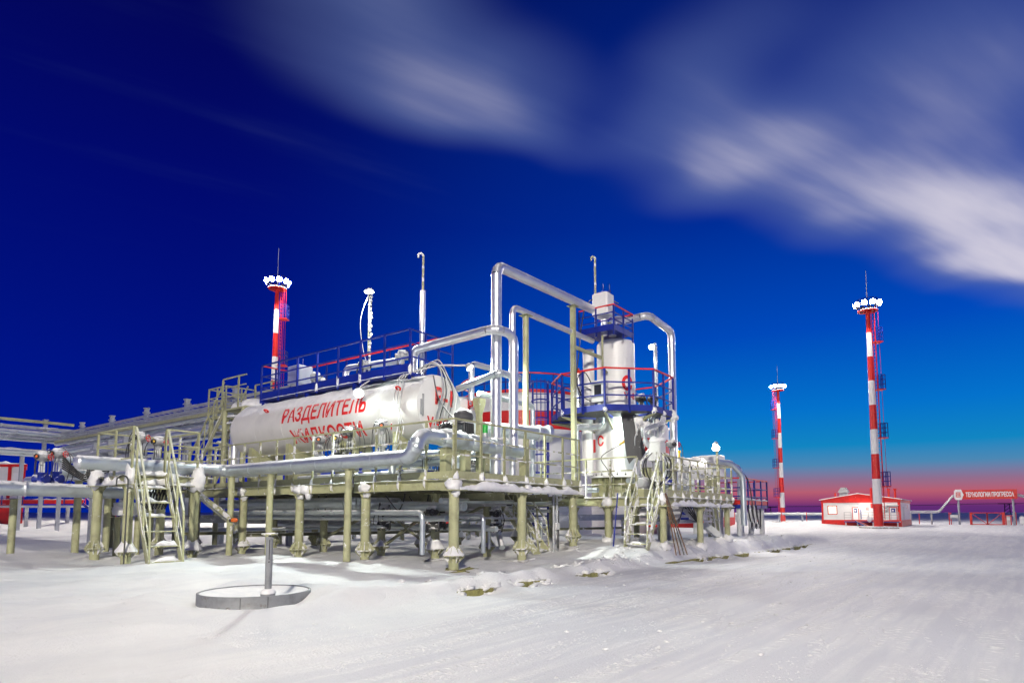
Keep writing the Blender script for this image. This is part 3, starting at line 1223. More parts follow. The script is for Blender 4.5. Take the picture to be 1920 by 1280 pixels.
def tank_snow(tx, tz, tr, y0, y1, parent, span=62, seed=0, thick=.06):
    b = B()
    ny, na = int((y1 - y0) / .1), 26
    vs, fs, th = [], [], []
    for i in range(ny + 1):
        y = y0 + (y1 - y0) * i / ny
        lim = span + 26 * mnoise.noise(V((y * .8, seed, 1))) + 12 * mnoise.noise(V((y * 2.6, seed, 4)))
        for j in range(na + 1):
            a = -span - 25 + (2 * span + 50) * j / na
            e = max(0, 1 - abs(a) / max(8, lim))
            t = thick * min(1, e * 3.5) * (1 + .8 * mnoise.noise(V((y * 1.7, a * .05, seed)))) - .012 * (e <= 0)
            t *= min(1, (y - y0) * 5 + .1, (y1 - y) * 5 + .1)
            r = tr + t
            vs.append((tx - r * math.sin(R_(-a)), y, tz + r * math.cos(R_(a))))
            th.append(t)
    for i in range(ny):
        for j in range(na):
            k = i * (na + 1) + j
            q = (k, k + 1, k + na + 2, k + na + 1)
            if max(th[x] for x in q) > 0:
                fs.append(q)
    b.add(vs, fs, True)
    return b.make('snow_cap', 'snow', parent)


tank_snow(TX, TZ, TR, TY0 + .02, TY1 - .02, tk, 52)
# gauge plates on the near head
for dx, z0, z1 in ((-.79, 3.95, 4.35), (-.72, 3.9, 4.5)):
    B().box(TX + dx, TX + dx + .05, TY0 - .06, TY0 - .03, z0, z1).make('gauge_plate', 'grey', tk)

# second tank behind it
TX2, TY2, TZ2, TR2 = 15.15, 13.1, 4.45, .60
tk2 = thing('separator_tank', 'smaller white tank with red bands half hidden behind the lettered tank', 'tank', (TX2, 16, DECK))
B().lathe([(TR2, 0), (TR2, 6.5)], (TX2, TY2, TZ2), 48, axis=(0, 1, 0)).make('shell', 'white', tk2)
B().lathe([(r / TR * TR2, h * 2) for r, h in hp], (TX2, TY2, TZ2), 48, axis=(0, -1, 0)).make('head', 'white', tk2)
for y in (13.6, 18.5):
    B().box(TX2 - .4, TX2 + .4, y - .08, y + .08, DECK, TZ2 - TR2 + .15).make('saddle', 'olive', tk2)
flat_text('Р-2', .5, (TX2 - .42, TY2 - .28, TZ2 + .1), (1, 0, 0), (0, 0, 1), 'letter', tk2, bold=.03)
b = B()
b.lathe([(TR2 + .008, 0), (TR2 + .008, .16)], (TX2, TY2 + .5, TZ2), 40, axis=(0, 1, 0))
b.make('red_band', 'red', tk2)
tank_snow(TX2, TZ2, TR2, TY2, TY2 + 6.5, tk2, 50, 5)

# ------------------------------------------------------------------ blue walkway along the tank top
WX0, WX1, WY0, WY1, WZ, WR = 12.0, 13.15, 12.56, 20.0, 5.26, 6.48
ww = thing('tank_walkway', 'blue railed catwalk running along the top of the lettered white tank', 'walkway', (WX0, WY0, WZ))
b = B()
b.box(WX0 + .02, WX1, WY0 + .02, WY1, WZ - .03, WZ)
b.make('deck_plate', 'blue', ww)
posts = [(WX0, WY0 + (WY1 - WY0) * k / 7) for k in range(8)]
railing(ww, [(WX0, WY0), (WX0, WY1)], WZ, WR, (5.68, 6.08), posts, 'blue', 'blue', 'blue', foot=WZ - .12, toe=.24, size=.055)
railing(ww, [(WX1, WY0), (WX1, WY1)], WZ, WR - .02, (5.7,), [(WX1, p[1]) for p in posts], 'red', 'blue', 'blue', foot=WZ - .1, size=.05)
railing(ww, [(WX0, WY0), (WX0 + 1.75, WY0)], WZ, WR - .004, (5.7, 6.1), [(WX0 + .6, WY0), (WX0 + 1.75, WY0)], 'blue', 'blue', 'blue', foot=WZ - .1, size=.05)
railing(ww, [(WX0, WY1), (WX1, WY1)], WZ, WR - .004, (5.7, 6.1), [(WX0 + .55, WY1)], 'red', 'blue', 'blue', foot=WZ - .1, size=.05)
for y in (12.6, 15.0, 17.4, 19.9):
    B().bar((WX0 + .03, y, WZ - .03), (WX0 + .03, y, TZ + .60), .07, .07).make('prop', 'blue', ww)
    B().bar((WX0, y, WZ - .07), (WX1, y, WZ - .07), .06, .07).make('prop', 'blue', ww)
B().ridge((WX0 - .01, WY0, WZ - .005), (WX0 - .01, WY1, WZ - .005), .07, .025, 2, .08).make('snow_cap', 'snow', ww)
for k, (x, y) in enumerate(posts):
    if k in (0, 2, 3, 4):
        clump(ww, (x, y, WZ + .08), (.05, .05, .16), k)

# torn insulation sheet sagging under the walkway's near end
b = B()
vs, fs = [], []
nx, ny = 9, 26
for i in range(ny + 1):
    for j in range(nx + 1):
        y = 11.9 + 2.6 * i / ny
        x = 11.72 + .95 * j / nx
        vs.append((x, y, 5.14 + .06 * mnoise.noise(V((x * 3, y * 2, 0))) - .18 * (1 - j / nx) ** 2 + .03 * math.sin(y * 3)))
for i in range(ny):
    for j in range(nx):
        k = i * (nx + 1) + j
        fs.append((k, k + 1, k + nx + 2, k + nx + 1))
n0 = len(vs)
vs += [(x, y, z - .012) for x, y, z in vs]
fs += [tuple(n0 + i for i in reversed(f)) for f in fs]
b.add(vs, fs, True)
o = b.make('insulation_sheet', 'alu_frosty')
o['label'] = 'crumpled silver sheet sagging on the tank top beside the near end of the catwalk'
o['category'] = 'sheet'

# ------------------------------------------------------------------ front pipe along the platform edge, header and risers
FX = 9.92
pipe('thick silver front pipe running along the platform edge and bending up at its corner',
     [(6.0, 18.22, 2.62), (FX, 18.22, 2.60), (FX, 10.15, 2.60), (FX, 10.15, 3.12), (13.9, 10.15, 3.02)], .178, 'alu_frosty', snow=.8, R=.34)
B().lathe([(.182, 0), (.17, .05), (.11, .1), (.001, .13)], (6.02, 18.22, 2.62), 20, axis=(-1, 0, 0)).make('end_cap', 'alu', bpy.data.objects['insulated_pipe'])
for (x, y, z0, lab) in ((FX, 12.5, 0, 'round olive column carrying the silver front pipe, right of two'), (FX, 15.9, .1, 'slim olive column under the silver front pipe behind the round drum post'),
                        (FX, 17.95, .1, 'olive column at the left bend of the silver front pipe')):
    support_column(lab, x, y, gz(x, y) - .3, 2.40, .09, 'olive', cap=.24)
B().blob((FX + .02, 18.1, 2.42), (.09, .09, .08), 3, .5).make('snow_clump', 'snow', bpy.data.objects['support_column.002'])
pipe('tall silver riser pipe whose top arm is the highest, running over to the tower', [(12.9, 10.2, 2.2), (12.9, 10.2, 8.03), (18.35, 10.2, 8.2)], .142, 'alu', R=.26)
pipe('second silver riser with a lower top arm reaching the tower head', [(13.76, 10.3, 2.2), (13.76, 10.3, 7.13), (18.3, 10.3, 7.15)], .088, 'alu', R=.2)
pipe('silver pipe rising from the catwalk end and bending down to the header', [(12.41, 12.86, 5.15), (12.41, 12.86, 6.0), (12.41, 9.86, 6.1), (13.22, 9.86, 6.12), (13.22, 9.86, 3.05)], .125, 'alu', R=.25)
pipe('short silver pipe hooped over between the lettered tank and the riser', [(13.69, 11.75, 4.6), (13.69, 11.75, 5.7), (14.7, 11.75, 5.72), (14.7, 11.75, 2.3)], .085, 'alu', R=.16)
pipe('grey green pipe crossing level behind the tall riser', [(12.7, 11.4, 4.74), (12.7, 9.95, 5.0), (13.6, 9.95, 5.02)], .09, 'alu_frosty', R=.1)
pipe('dull silver pipe sloping up behind the second riser', [(13.0, 10.9, 4.6), (15.6, 10.9, 4.62), (15.6, 10.9, 2.4)], .075, 'alu_frosty', R=.14)
d = pipe('fat silver pipe end closed by a round plate beside the second riser', [(12.9, 10.9, 3.62), (15.0, 9.95, 3.62)], .2, 'alu_frosty')
B().lathe([(.25, 0), (.25, .12), (.17, .14)], (14.95, 9.97, 3.62), 24, axis=(.91, -.41, 0)).make('end_flange', 'alu', d)
B().lathe([(.235, 0), (.235, .1)], (14.65, 10.11, 3.62), 24, axis=(.91, -.41, 0)).make('end_flange', 'alu', d)
support_column('tall olive column under the second riser arm, left of the tower', 14.4, 10.3, DECK, 7.02, .088, 'olive')
support_column('slim olive column bracketed to the left side of the tower', 16.95, 10.25, 1.8, 7.98, .07, 'olive', square=True)
cl = bpy.data.objects['support_column.004']
B().box(16.98, 18.8, 10.21, 10.29, 6.62, 6.72).make('bracket_arm', 'olive', cl)
for k, (x0, x1, r) in enumerate(((10.75, 11.55, .215), (11.75, 12.35, .205), (12.6, 13.3, .2))):
    ib = B().tube([(x0, 10.15, 3.11 - .015 * k), (x0 + .015, 10.15, 3.11 - .015 * k), (x1 - .015, 10.15, 3.10 - .015 * k), (x1, 10.15, 3.10 - .015 * k)], [r - .04, r, r, r - .04], 20).make('insulation_box', 'alu_frosty', bpy.data.objects['insulated_pipe'])
    B().ridge((x0 + .04, 10.15, 3.1 + r - .03), (x1 - .04, 10.15, 3.09 + r - .03), .24, .07, k + 2, .06).make('snow_cap', 'snow', ib)
for k, (x, y) in enumerate(((11.3, 11.1), (12.0, 11.2), (13.4, 11.4), (14.3, 12.4))):
    actuator(['blue bodied valve low behind the corner railing of the front platform', 'blue bodied valve low behind the second bay of the right railing', 'blue bodied valve low behind the tall riser foot', 'blue bodied valve low behind the second riser foot'][k],
             (x, y, 2.15), .75, (-.8, -.6), 'black', 'blue', 4, 110 + k, None, group='low blue valves')
pipe('silver cross pipe low behind the corner railing', [(10.9, 12.2, 2.75), (15.5, 12.2, 2.75)], .12, 'alu_frosty', snow=.7)
pipe('thin silver cross pipe low behind the right railing', [(11.0, 11.5, 2.42), (15.8, 11.5, 2.42)], .06, 'galv')
# manifold below the header: stub legs down to the deck
for k, (x, lab) in enumerate(((10.9, 'first'), (11.6, 'second'), (12.35, 'third'), (14.1, 'fourth'))):
    c = support_column(['olive trestle post under the header pipe by the corner railing', 'olive trestle post under the header pipe next to the corner one', 'olive trestle post under the middle of the header pipe', 'olive trestle post under the far end of the header pipe'][k],
                       x, 10.15, DECK, 2.86 - .02 * k, .10, 'olive', group='header trestle posts', cap=.28, square=True)
for k, (x, y, lab) in enumerate(((10.9, 11.0, 'silver branch pipe dropping from the riser bend behind the corner railing'), (13.1, 11.2, 'silver branch pipe dropping beside the tall riser foot'))):
    pipe(lab, [(x, 10.3 + .4 * k, 3.0 - .25 * (1 - k)), (x, y + 1, 2.75), (x, y + 1, 2.15)], .1, 'alu_frosty', R=.16)
pipe('level silver pipe low along the tank foot behind the front railing', [(11.35, 10.6, 2.62), (11.35, 20.6, 2.62)], .11, 'alu_frosty', snow=.7)
pipe('thin silver pipe low on the deck between tank and railing', [(11.0, 11.0, 2.36), (11.0, 16.2, 2.36), (11.6, 16.2, 2.36), (11.6, 16.2, 3.2)], .06, 'galv', R=.1)
# olive portal head beside the tank end
t = thing('pipe_bracket', 'olive flared bracket post standing beside the red lettered tank end', 'bracket', (12.85, 10.75, DECK))
b = B()
b.bar((12.85, 10.75, DECK), (12.85, 10.75, 4.25), .13, .13)
b.make('shaft', 'olive', t)
b = B()
b.add([(12.78, 10.68, 4.0), (12.92, 10.68, 4.0), (12.92, 10.82, 4.0), (12.78, 10.82, 4.0), (12.72, 10.63, 4.3), (12.98, 10.63, 4.3), (12.98, 10.87, 4.3), (12.72, 10.87, 4.3),
       (12.72, 10.63, 4.42), (12.98, 10.63, 4.42), (12.98, 10.87, 4.42), (12.72, 10.87, 4.42)],
      [(3, 2, 1, 0), (0, 1, 5, 4), (1, 2, 6, 5), (2, 3, 7, 6), (3, 0, 4, 7), (4, 5, 9, 8), (5, 6, 10, 9), (6, 7, 11, 10), (7, 4, 8, 11), (8, 9, 10, 11)])
b.make('bracket_head', 'olive', t)

# vent stacks
t = thing('vent_stack', 'tall hooked vent pipe sleeved in silver above the near end of the catwalk', 'vent pipe', (12.8, 12.9, WZ))
B().tube([(12.8, 12.9, 5.0), (12.8, 12.9, 7.88)], .075, 16).make('sleeve', 'alu', t)
hk = [(0, 0, 7.85), (0, 0, 8.95)] + [(-.06 + .06 * math.cos(a), .06 * .8 - .06 * .8 * math.cos(a), 8.95 + .07 * math.sin(a)) for a in np.linspace(.3, 2.9, 8)] + [(-.12, .09, 8.88)]
B().tube([(12.8 + x, 12.9 + y, z) for x, y, z in hk], .032, 10).make('stack', 'olive_frosty', t)
t = thing('vent_stack', 'thin hooked olive vent pipe on the tower head', 'vent pipe', (18.18, 10.1, 7.2))
B().tube([(18.18 + x * .9, 10.1 + y * .9, z + 1.0) for x, y, z in [(0, 0, 6.2)] + hk[1:]], .034, 10).make('stack', 'olive_frosty', t)
t = thing('vent_stack', 'thin short hooked vent pipe between the two risers', 'vent pipe', (13.95, 11.0, DECK))
B().tube([(13.95 + x, 11.0 + y, z - 2.15) for x, y, z in [(0, 0, 4.4)] + hk[1:]], .022, 8).make('stack', 'galv', t)

# ------------------------------------------------------------------ equipment on the tank top and flank
actuator('grey actuator with looped cables at the near end of the catwalk, beside the silver pipe', (12.4, 13.3, 5.22), .85, (-.6, .8), 'black', 'lightgrey', 5, 1, None)
actuator('grey actuator with looped cables left of the catwalk end one', (12.35, 14.95, 5.22), .78, (.6, -.8), 'black', 'lightgrey', 5, 2, None)
actuator('grey actuator beside the sheet metal cabinet at the far end of the catwalk', (12.45, 17.5, 5.25), .72, (.6, -.8), 'black', 'dark', 4, 3, None)
t = thing('cabinet', 'silver instrument cabinet standing on the far end of the catwalk', 'cabinet', (12.5, 18.4, WZ))
B().cbox(12.2, 12.75, 18.1, 18.75, WZ + .42, WZ + 1.05).make('case', 'alu', t)
B().tube([(12.5, 18.4, WZ), (12.5, 18.4, WZ + .42)], .13, 16).make('pedestal', 'alu', t)
for dy in (-.15, .15):
    B().tube([(12.45, 18.4 + dy, WZ + 1.05), (12.45, 18.4 + dy, WZ + 1.3)], .02, 8).make('stub', 'blue', t)
t = thing('cabinet', 'small light grey junction box behind the far catwalk rails', 'cabinet', (12.9, 19.3, WZ))
B().cbox(12.75, 13.0, 19.15, 19.5, WZ + .55, WZ + .95).make('case', 'lightgrey', t)
B().box(12.84, 12.9, 19.27, 19.37, WZ, WZ + .55).make('post', 'lightgrey', t)
pipe('short silver pipe arching along the middle of the catwalk', [(12.5, 16.0, 5.2), (12.5, 16.0, 5.92), (12.9, 13.9, 5.95)], .1, 'alu', R=.16)
pipe('slim silver pipe lying along the far part of the catwalk', [(12.95, 17.2, 5.72), (12.95, 14.2, 5.74)], .06, 'alu_frosty')
t = thing('pressure_gauge', 'round pressure gauge between catwalk posts', 'gauge', (12.3, 16.9, 5.6))
B().lathe([(.09, 0), (.095, .03), (.085, .05)], (12.3, 16.9, 5.62), 16, axis=(-.8, -.6, 0)).make('case', 'grey', t)
B().lathe([(.078, 0), (.07, .004)], (12.26, 16.87, 5.62), 16, axis=(-.8, -.6, 0)).make('dial_face', 'signwhite', t)
B().tube([(12.3, 16.9, WZ), (12.3, 16.9, 5.6)], .015, 8).make('stem', 'grey', t)

actuator('grey actuator with an orange dial low on the tank flank under the lettering', (11.2, 15.45, 2.72), .95, (-.75, -.66), 'orange', 'alu', 3, 11, None)
actuator('dark actuator with a yellow dial against the tank flank lettering', (11.25, 14.75, 2.75), .9, (-.75, -.66), 'yellow', 'dark', 4, 12, None, housing='grey')
actuator('black shaggy cabled actuator covering the end of the lower tank lettering', (11.2, 14.1, 2.75), 1.05, (-.75, -.66), 'black', 'dark', 7, 13, None, housing='dark')
actuator('grey actuator with a big round orange dial right of the lettering', (11.2, 12.75, 2.75), 1.15, (-.75, -.66), 'orange', 'lightgrey', 5, 14, 'red')
for k, (y, c, lab) in enumerate(((13.75, 'blue', 'blue hand valve left of the red handwheel on the deck'), (13.3, 'blue', 'blue hand valve under the tank flank by the floodlight'), (11.75, 'blue', 'blue hand valve beside the riser bend of the front pipe'))):
    x = 10.95
    t = thing('hand_valve', lab, 'valve', (x, y, 2.4), 'blue hand valves')
    B().lathe([(.07, 0), (.07, .03), (.04, .04), (.05, .16), (.04, .28), (.065, .3)], (x, y, 2.4), 12).make('valve_body', c, t)
    B().tube([(x, y, 2.7), (x, y, 2.98)], .03, 8).make('stem', c, t)
    B().tube([(x + .09 * math.cos(a), y + .09 * math.sin(a), 2.86) for a in np.linspace(0, 2 * math.pi, 13)], .012, 6).make('handwheel', c, t)
# dark covered machine and green pot by the tank end
t = thing('covered_motor', 'black covered motor under a tarpaulin hood in front of the tank end', 'motor', (12.05, 10.65, 3.2))
b = B()
b.blob((12.06, 10.62, 3.80), (.26, .24, .24), 4, .18, 18, 10)
b.make('hood', 'tarp', t)
b = B()
b.cbox(11.86, 12.26, 10.42, 10.82, 3.34, 3.66)
b.make('motor_body', 'black', t)
b = B()
for k in range(6):
    b.bar((11.88 + .07 * k, 10.415, 3.36), (11.88 + .07 * k, 10.415, 3.62), .02, .02)
b.make('cooling_fins', 'dark', t)
cable(t, [(11.9, 10.5, 3.6), (11.7, 10.6, 3.7), (11.75, 11.2, 4.3), (11.95, 11.6, 5.0)], .018)
t = thing('covered_motor', 'small black cabled motor resting on the bend of the front pipe', 'motor', (11.1, 10.4, 3.3))
B().blob((11.15, 10.35, 3.42), (.2, .13, .11), 9, .5).make('motor_body', 'black', t)
for k in range(5):
    cable(t, [(11.0 + .06 * k, 10.35, 3.45), (10.9 + .1 * k, 10.2, 3.55 - .02 * k), (10.85 + .12 * k, 10.3, 3.32)], .012)
t = thing('filter_pot', 'bright green topped pot between header pipe and riser', 'pot', (13.0, 10.75, 3.2))
B().lathe([(.07, 0), (.075, .24), (.05, .27)], (12.62, 10.35, 3.42), 14).make('cap', 'green', t)
B().lathe([(.085, 0), (.085, .22)], (12.62, 10.35, 3.2), 14).make('pot_body', 'galv', t)
# loose cables draped from the catwalk end over the tank end
t = thing('cable_bundle', 'grey and black cables arching off the catwalk end and down the tank end', 'cables', (12.3, 12.2, 5.2))
for k, (c, r) in enumerate((('grey', .022), ('black', .016), ('lightgrey', .018), ('black', .014), ('lightgrey', .014))):
    o = .09 * k
    cable(t, [(12.2 + o, 12.7, 5.25), (12.25 + o, 12.1, 5.45 + .05 * k), (12.35 + o, 11.75, 5.3 - .05 * k), (12.3 + o * 1.6, 11.60, 4.6), (12.05 + o * 1.8, 11.6, 3.9), (12.0 + o, 11.5, 3.4)], r, c)
for k in range(3):
    o = .12 * k
    cable(t, [(11.95, 12.5 + o, 5.2), (11.7, 12.45 + o, 5.0), (11.5, 12.4 + o, 4.4), (11.52, 12.5 - o, 3.6), (11.4, 12.6, 2.8)], .014, 'lightgrey')
# flood lamps hung on the plant
t = thing('flood_lamp', 'dazzling lamp on a bracket in front of the tank flank', 'lamp', (11.3, 13.9, 4.67))
floodlight(t, (11.22, 13.78, 4.67), (-.85, -.35, -.35), .30, .24, 'lampcool')
B().tube([(11.3, 13.95, 4.7), (11.55, 14.1, 4.95), (11.95, 14.2, 5.2)], .02, 8).make('bracket_arm', 'grey', t)
spot_light('tank_lamp_light', (11.12, 13.72, 4.6), (-.8, -.5, -.6), 1500, (.90, 1, .93), t)
point_light('tank_lamp_glow', (11.0, 13.68, 4.55), 25, (.90, 1, .95), .12, t)
t = thing('flood_lamp', 'grey flood lamp held out on an arm from the catwalk end', 'lamp', (12.6, 11.3, 5.25))
floodlight(t, (12.75, 11.0, 5.28), (.35, -.5, -.8), .4, .22, 'strip')
B().tube([(12.2, 12.55, 5.3), (12.4, 11.9, 5.42), (12.75, 11.05, 5.36)], .025, 8).make('bracket_arm', 'lightgrey', t)
spot_light('arm_lamp_light', (12.79, 10.95, 5.2), (.3, -.6, -.75), 1500, (.92, 1, .90), t)
t = thing('lamp_post', 'rimed lattice lamp post with a lit strip lamp rising behind the catwalk', 'lamp post', (13.3, 15.85, DECK))
b = B()
for dx, dy in ((-.05, 0), (.05, 0), (0, .07)):
    b.tube([(13.3 + dx, 15.85 + dy, DECK), (13.3 + dx * .8, 15.85 + dy * .8, 8.75)], .018, 7)
for k in range(34):
    z = 4.5 + .125 * k
    b.bar((13.25, 15.85, z), (13.35, 15.85, z + .125), .012, .012)
b.make('lattice', 'olive_frosty', t)
b = B()
for k in range(26):
    b.blob((13.3 + random.uniform(-.03, .05), 15.84, 5.0 + .145 * k), (.05, .045, .06), k, .5, 8, 6)
b.make('snow_cap', 'snow', t)
floodlight(t, (13.12, 15.7, 8.55), (-.35, -.2, -.9), .34, .2, 'strip')
cable(t, [(13.15, 15.75, 8.5), (12.95, 15.9, 7.6), (13.1, 15.9, 6.6), (13.25, 15.85, 6.2)], .012, 'lightgrey')
spot_light('post_lamp_light', (13.08, 15.65, 8.4), (-.5, -.1, -.85), 800, (.95, 1, .92), t)

# ------------------------------------------------------------------ pipes and trays under the deck
pipe('thick silver pipe hung under the deck close behind the front legs', [(11.35, 21, 1.62), (11.35, 14.2, 1.62), (12.3, 13.6, 1.62), (14.5, 13.6, 1.62)], .155, 'alu_frosty', group='pipes under the deck', R=.3)
pipe('silver pipe hung under the deck behind the thick one', [(12.1, 21, 1.5), (12.1, 10.6, 1.5)], .12, 'alu_frosty', group='pipes under the deck')
pipe('low silver pipe on sleepers far behind the legs', [(19, 30, .62), (24, 18, .62)], .16, 'alu_frosty', group='pipes under the deck')
pipe('low pale pipe crossing behind the rear legs', [(12, 27, .6), (19, 19, .6)], .14, 'alu_frosty', group='pipes under the deck')
pipe('silver drain pipe dropping to a flared foot under the right railing', [(14.6, 11.9, 1.9), (14.5, 11.4, 1.8), (14.45, 11.3, .65), (14.2, 11.0, .35)], .085, 'alu_frosty', R=.12)
for k, (p, q, w, lab) in enumerate((((13.5, 10.2, 1.55), (13.5, 21, 1.55), .3, 'cable tray under the deck middle'), ((15.4, 10.6, 1.5), (15.4, 21, 1.5), .3, 'cable tray under the deck right side'),
                                    ((11.5, 13.0, 1.30), (16.5, 13.0, 1.30), .25, 'cable tray crossing under the deck'))):
    t = thing('cable_tray', ['cable tray hung under the deck middle', 'cable tray hung under the right part of the deck', 'low cable tray crossing under the deck'][k], 'cable tray', p, 'cable trays under the deck')
    d = (V(q) - V(p)).normalized()
    s = d.cross(V((0, 0, 1)))
    for e in (-1, 1):
        B().bar(V(p) + s * w / 2 * e, V(q) + s * w / 2 * e, .012, .07).make('side_rail', 'galv', t)
    b = B()
    Ln = (V(q) - V(p)).length
    for i in range(int(Ln / .3)):
        c = V(p) + d * (.3 * i + .1) - V((0, 0, .02))
        b.bar(c - s * w / 2, c + s * w / 2, .03, .015)
    b.make('rungs', 'galv', t)
    for i in range(3):
        o = s * (-.07 + .07 * i)
        cable(t, [V(p) + o, V(p).lerp(V(q), .3) + o + V((0, 0, .02)), V(p).lerp(V(q), .7) + o - V((0, 0, .01)), V(q) + o], .02, 'black')
    B().ridge(V(p) + V((0, 0, .03)), V(q) + V((0, 0, .03)), w * .8, .05, k + 3, .15).make('snow_cap', 'snow', t)
UC = [((11.9, 13.4, .9), 'black drain valve hung under the deck left of the round column'), ((12.0, 11.6, .9), 'black drain valve hung under the deck right of the round column'), ((13.2, 12.5, .9), 'dark drain valve hung under the deck by the cross bracing'), ((13.8, 10.9, .85), 'dark drain valve hung under the right railing')]
for k, (p, lab) in enumerate(UC):
    actuator(lab, p, .6, (-.8, -.6), 'black', 'dark', 4, 30 + k, None, housing='dark', group='drain valves under the deck')
t = thing('cable_bundle', 'black cables drooping from the deck underside by the bracing', 'cables', (12, 13, 1.8))
for k in range(9):
    x, y = random.uniform(11, 13.5), random.uniform(10.5, 16)
    cable(t, [(x, y, 1.85), (x + .1, y + .2, 1.3 + .3 * random.random()), (x + .2, y + .5, 1.0 + .5 * random.random()), (x + .15, y + .9, 1.8)], .018)
_r = random.Random(5)
for k in range(16):
    z, r = _r.uniform(.75, 1.7), _r.uniform(.03, .085)
    if k % 2:
        y = 10.3 + .62 * k
        pts = [(11.0 + _r.uniform(0, .6), y, z), (17 - _r.uniform(0, 2), y, z)]
        if k % 4 == 1:
            pts += [(pts[-1][0], y, 1.95)]
    else:
        x = 11.2 + .36 * k
        pts = [(x, 10.4 + _r.uniform(0, 1), z), (x, 21, z)]
        if k % 4 == 0:
            pts = [(x, pts[0][1], .3)] + pts
    nth = ('first', 'second', 'third', 'fourth', 'fifth', 'sixth', 'seventh', 'eighth')[k // 2]
    pipe('slim %s pipe under the deck, %s of those running %s' % ('silver', nth, 'crosswise from the front' if k % 2 else 'lengthwise from the left'), pts, r, 'alu_frosty', R=r * 2.2, group='slim pipes under the deck')
# horizontal pipe rail under the right face and second ladder-stair behind it
pipe('thin rimed pipe slung level under the right railing', [(12.0, 10.9, 1.22), (15.2, 10.6, 1.16)], .03, 'galv')
stair('steep rimed stair going down behind the right legs under the deck', (14.85, 11.5, 1.85), (14.95, 10.05, .1), .62, 'olive_frosty', 6, .8)
t = thing('sensor_stand', 'galvanised sensor stand with splayed feet left of the rightmost front leg', 'stand', (15.2, 9.9, .05))
B().tube([(15.2, 9.9, .3), (15.2, 9.9, 1.85)], .035, 10).make('mast', 'galv', t)
B().tube([(15.32, 9.86, .3), (15.32, 9.86, 1.85)], .03, 10).make('mast', 'galv', t)
for a in (0, 1.6, 3.1, 4.7):
    B().bar((15.26, 9.88, .36), (15.26 + .3 * math.cos(a), 9.88 + .3 * math.sin(a), .0), .03, .03).make('foot', 'galv', t)
B().cbox(15.18, 15.36, 9.78, 9.86, .85, 1.05).make('sensor_box', 'lightgrey', t)
cable(t, [(15.27, 9.8, .9), (15.15, 9.75, .5), (15.3, 9.8, .35), (15.4, 9.85, 1.4)], .014)
t = thing('siren', 'orange siren fixed low on an olive column left of the drum post', 'siren', (FX - .1, 17.8, 1.05))
B().lathe([(.05, 0), (.06, .03), (.06, .14), (.03, .17)], (FX - .02, 17.82, 1.12), 12, axis=(.6, -.8, 0)).make('horn', 'orange', t)
B().lathe([(.062, 0), (.062, .05)], (FX - .06, 17.87, 1.12), 12, axis=(.6, -.8, 0)).make('base', 'dark', t)
# sloping cable trough left of the platform
t = thing('cable_tray', 'snowy covered cable trough sloping down left of the platform', 'cable tray', (8.9, 17.6, 1.8))
for k in (0, .22):
    B().bar((8.75, 17.7 + k, 1.95), (10.1, 17.9 + k, 1.0), .02, .13).make('side_rail', 'olive_frosty', t)
B().bar((8.75, 17.81, 1.9), (10.1, 18.01, .95), .22, .012).make('base', 'galv', t)
B().ridge((8.8, 17.81, 1.9), (10.0, 18.0, 1.02), .22, .12, 4, .08).make('snow_cap', 'snow', t)

# ------------------------------------------------------------------ platform with the tower
QX, QY, QD, QR = 17.0, 7.3, 1.8, 3.0
pb = thing('process_platform', 'olive steel platform with close railings to the right, carrying the white tower', 'platform', (QX, QY, 0))
QLEG = B().tube([(0, 0, -1.3), (0, 0, 1.84)], .10, 14).mesh('leg', 'olive')
for x, y in ((17.0, 9.1), (17.05, 7.35), (19.99, 7.35), (22.7, 7.35), (17.1, 12.2), (18.6, 12.2), (20.0, 9.6), (20.2, 12.2), (22.7, 9.6), (22.7, 12.2), (18.6, 9.9)):
    l = add_leg(pb, x, y, QD - .26, collar=0, mesh=QLEG)
    B().blob((x, y, gz(x, y) + .02), (.2, .2, .16), int(x * 9 + y), .6).make('snow_cap', 'snow', l)
b = B()
b.ibeam((QX, QY - .1, QD - .14), (QX, 12.5, QD - .14), .24, .18)
b.make('edge_beam', 'olive', pb)
b = B()
b.ibeam((QX + .1, QY, QD - .14), (23.2, QY, QD - .14), .24, .18)
b.make('edge_beam', 'olive', pb)
B().box(QX + .04, 23.1, QY + .04, 12.4, QD - .014, QD).make('deck_plate', 'galv', pb)
railing(pb, [(QX, 8.12), (QX, 12.4)], QD, QR, (2.2, 2.6), [(QX, 8.15 + .85 * k) for k in range(6)], 'olive', 'olive_frosty', 'olive_frosty', foot=1.62)
rp = [(QX + .06 + .68 * k, QY) for k in range(10)]
railing(pb, [(QX + .03, QY), (23.2, QY)], QD, QR, (2.2, 2.6), rp, 'olive', 'olive_frosty', 'olive_frosty', foot=1.62, toe=.2, mtoe='olive')
railing(pb, [(23.2, QY), (23.2, 9.0)], QD, QR - .003, (2.2, 2.6), [(23.2, 8.2)], 'olive', 'olive_frosty', 'olive_frosty', foot=1.62, toe=.2, mtoe='olive')
B().ridge((QX - .02, QY - .06, QD - .26), (23.2, QY - .06, QD - .26), .15, .14, 13, .07, .03).make('snow_cap', 'snow', pb)
B().ridge((QX, QY - .01, QD - .015), (23.2, QY - .01, QD - .015), .09, .04, 15, .07).make('snow_cap', 'snow', pb)
B().ridge((QX - .05, 8.2, QD - .018), (QX - .05, 12.4, QD - .018), .1, .05, 16, .07).make('snow_cap', 'snow', pb)
for k, (x, y) in enumerate(rp):
    B().blob((x, y - .03, 1.8), (.07, .05, .11), k + 60, .5, 10, 6).make('snow_clump', 'snow', pb)
B().blob((QX - .04, 9.1, 1.66), (.12, .17, .15), 77, .5).make('snow_clump', 'snow', pb)
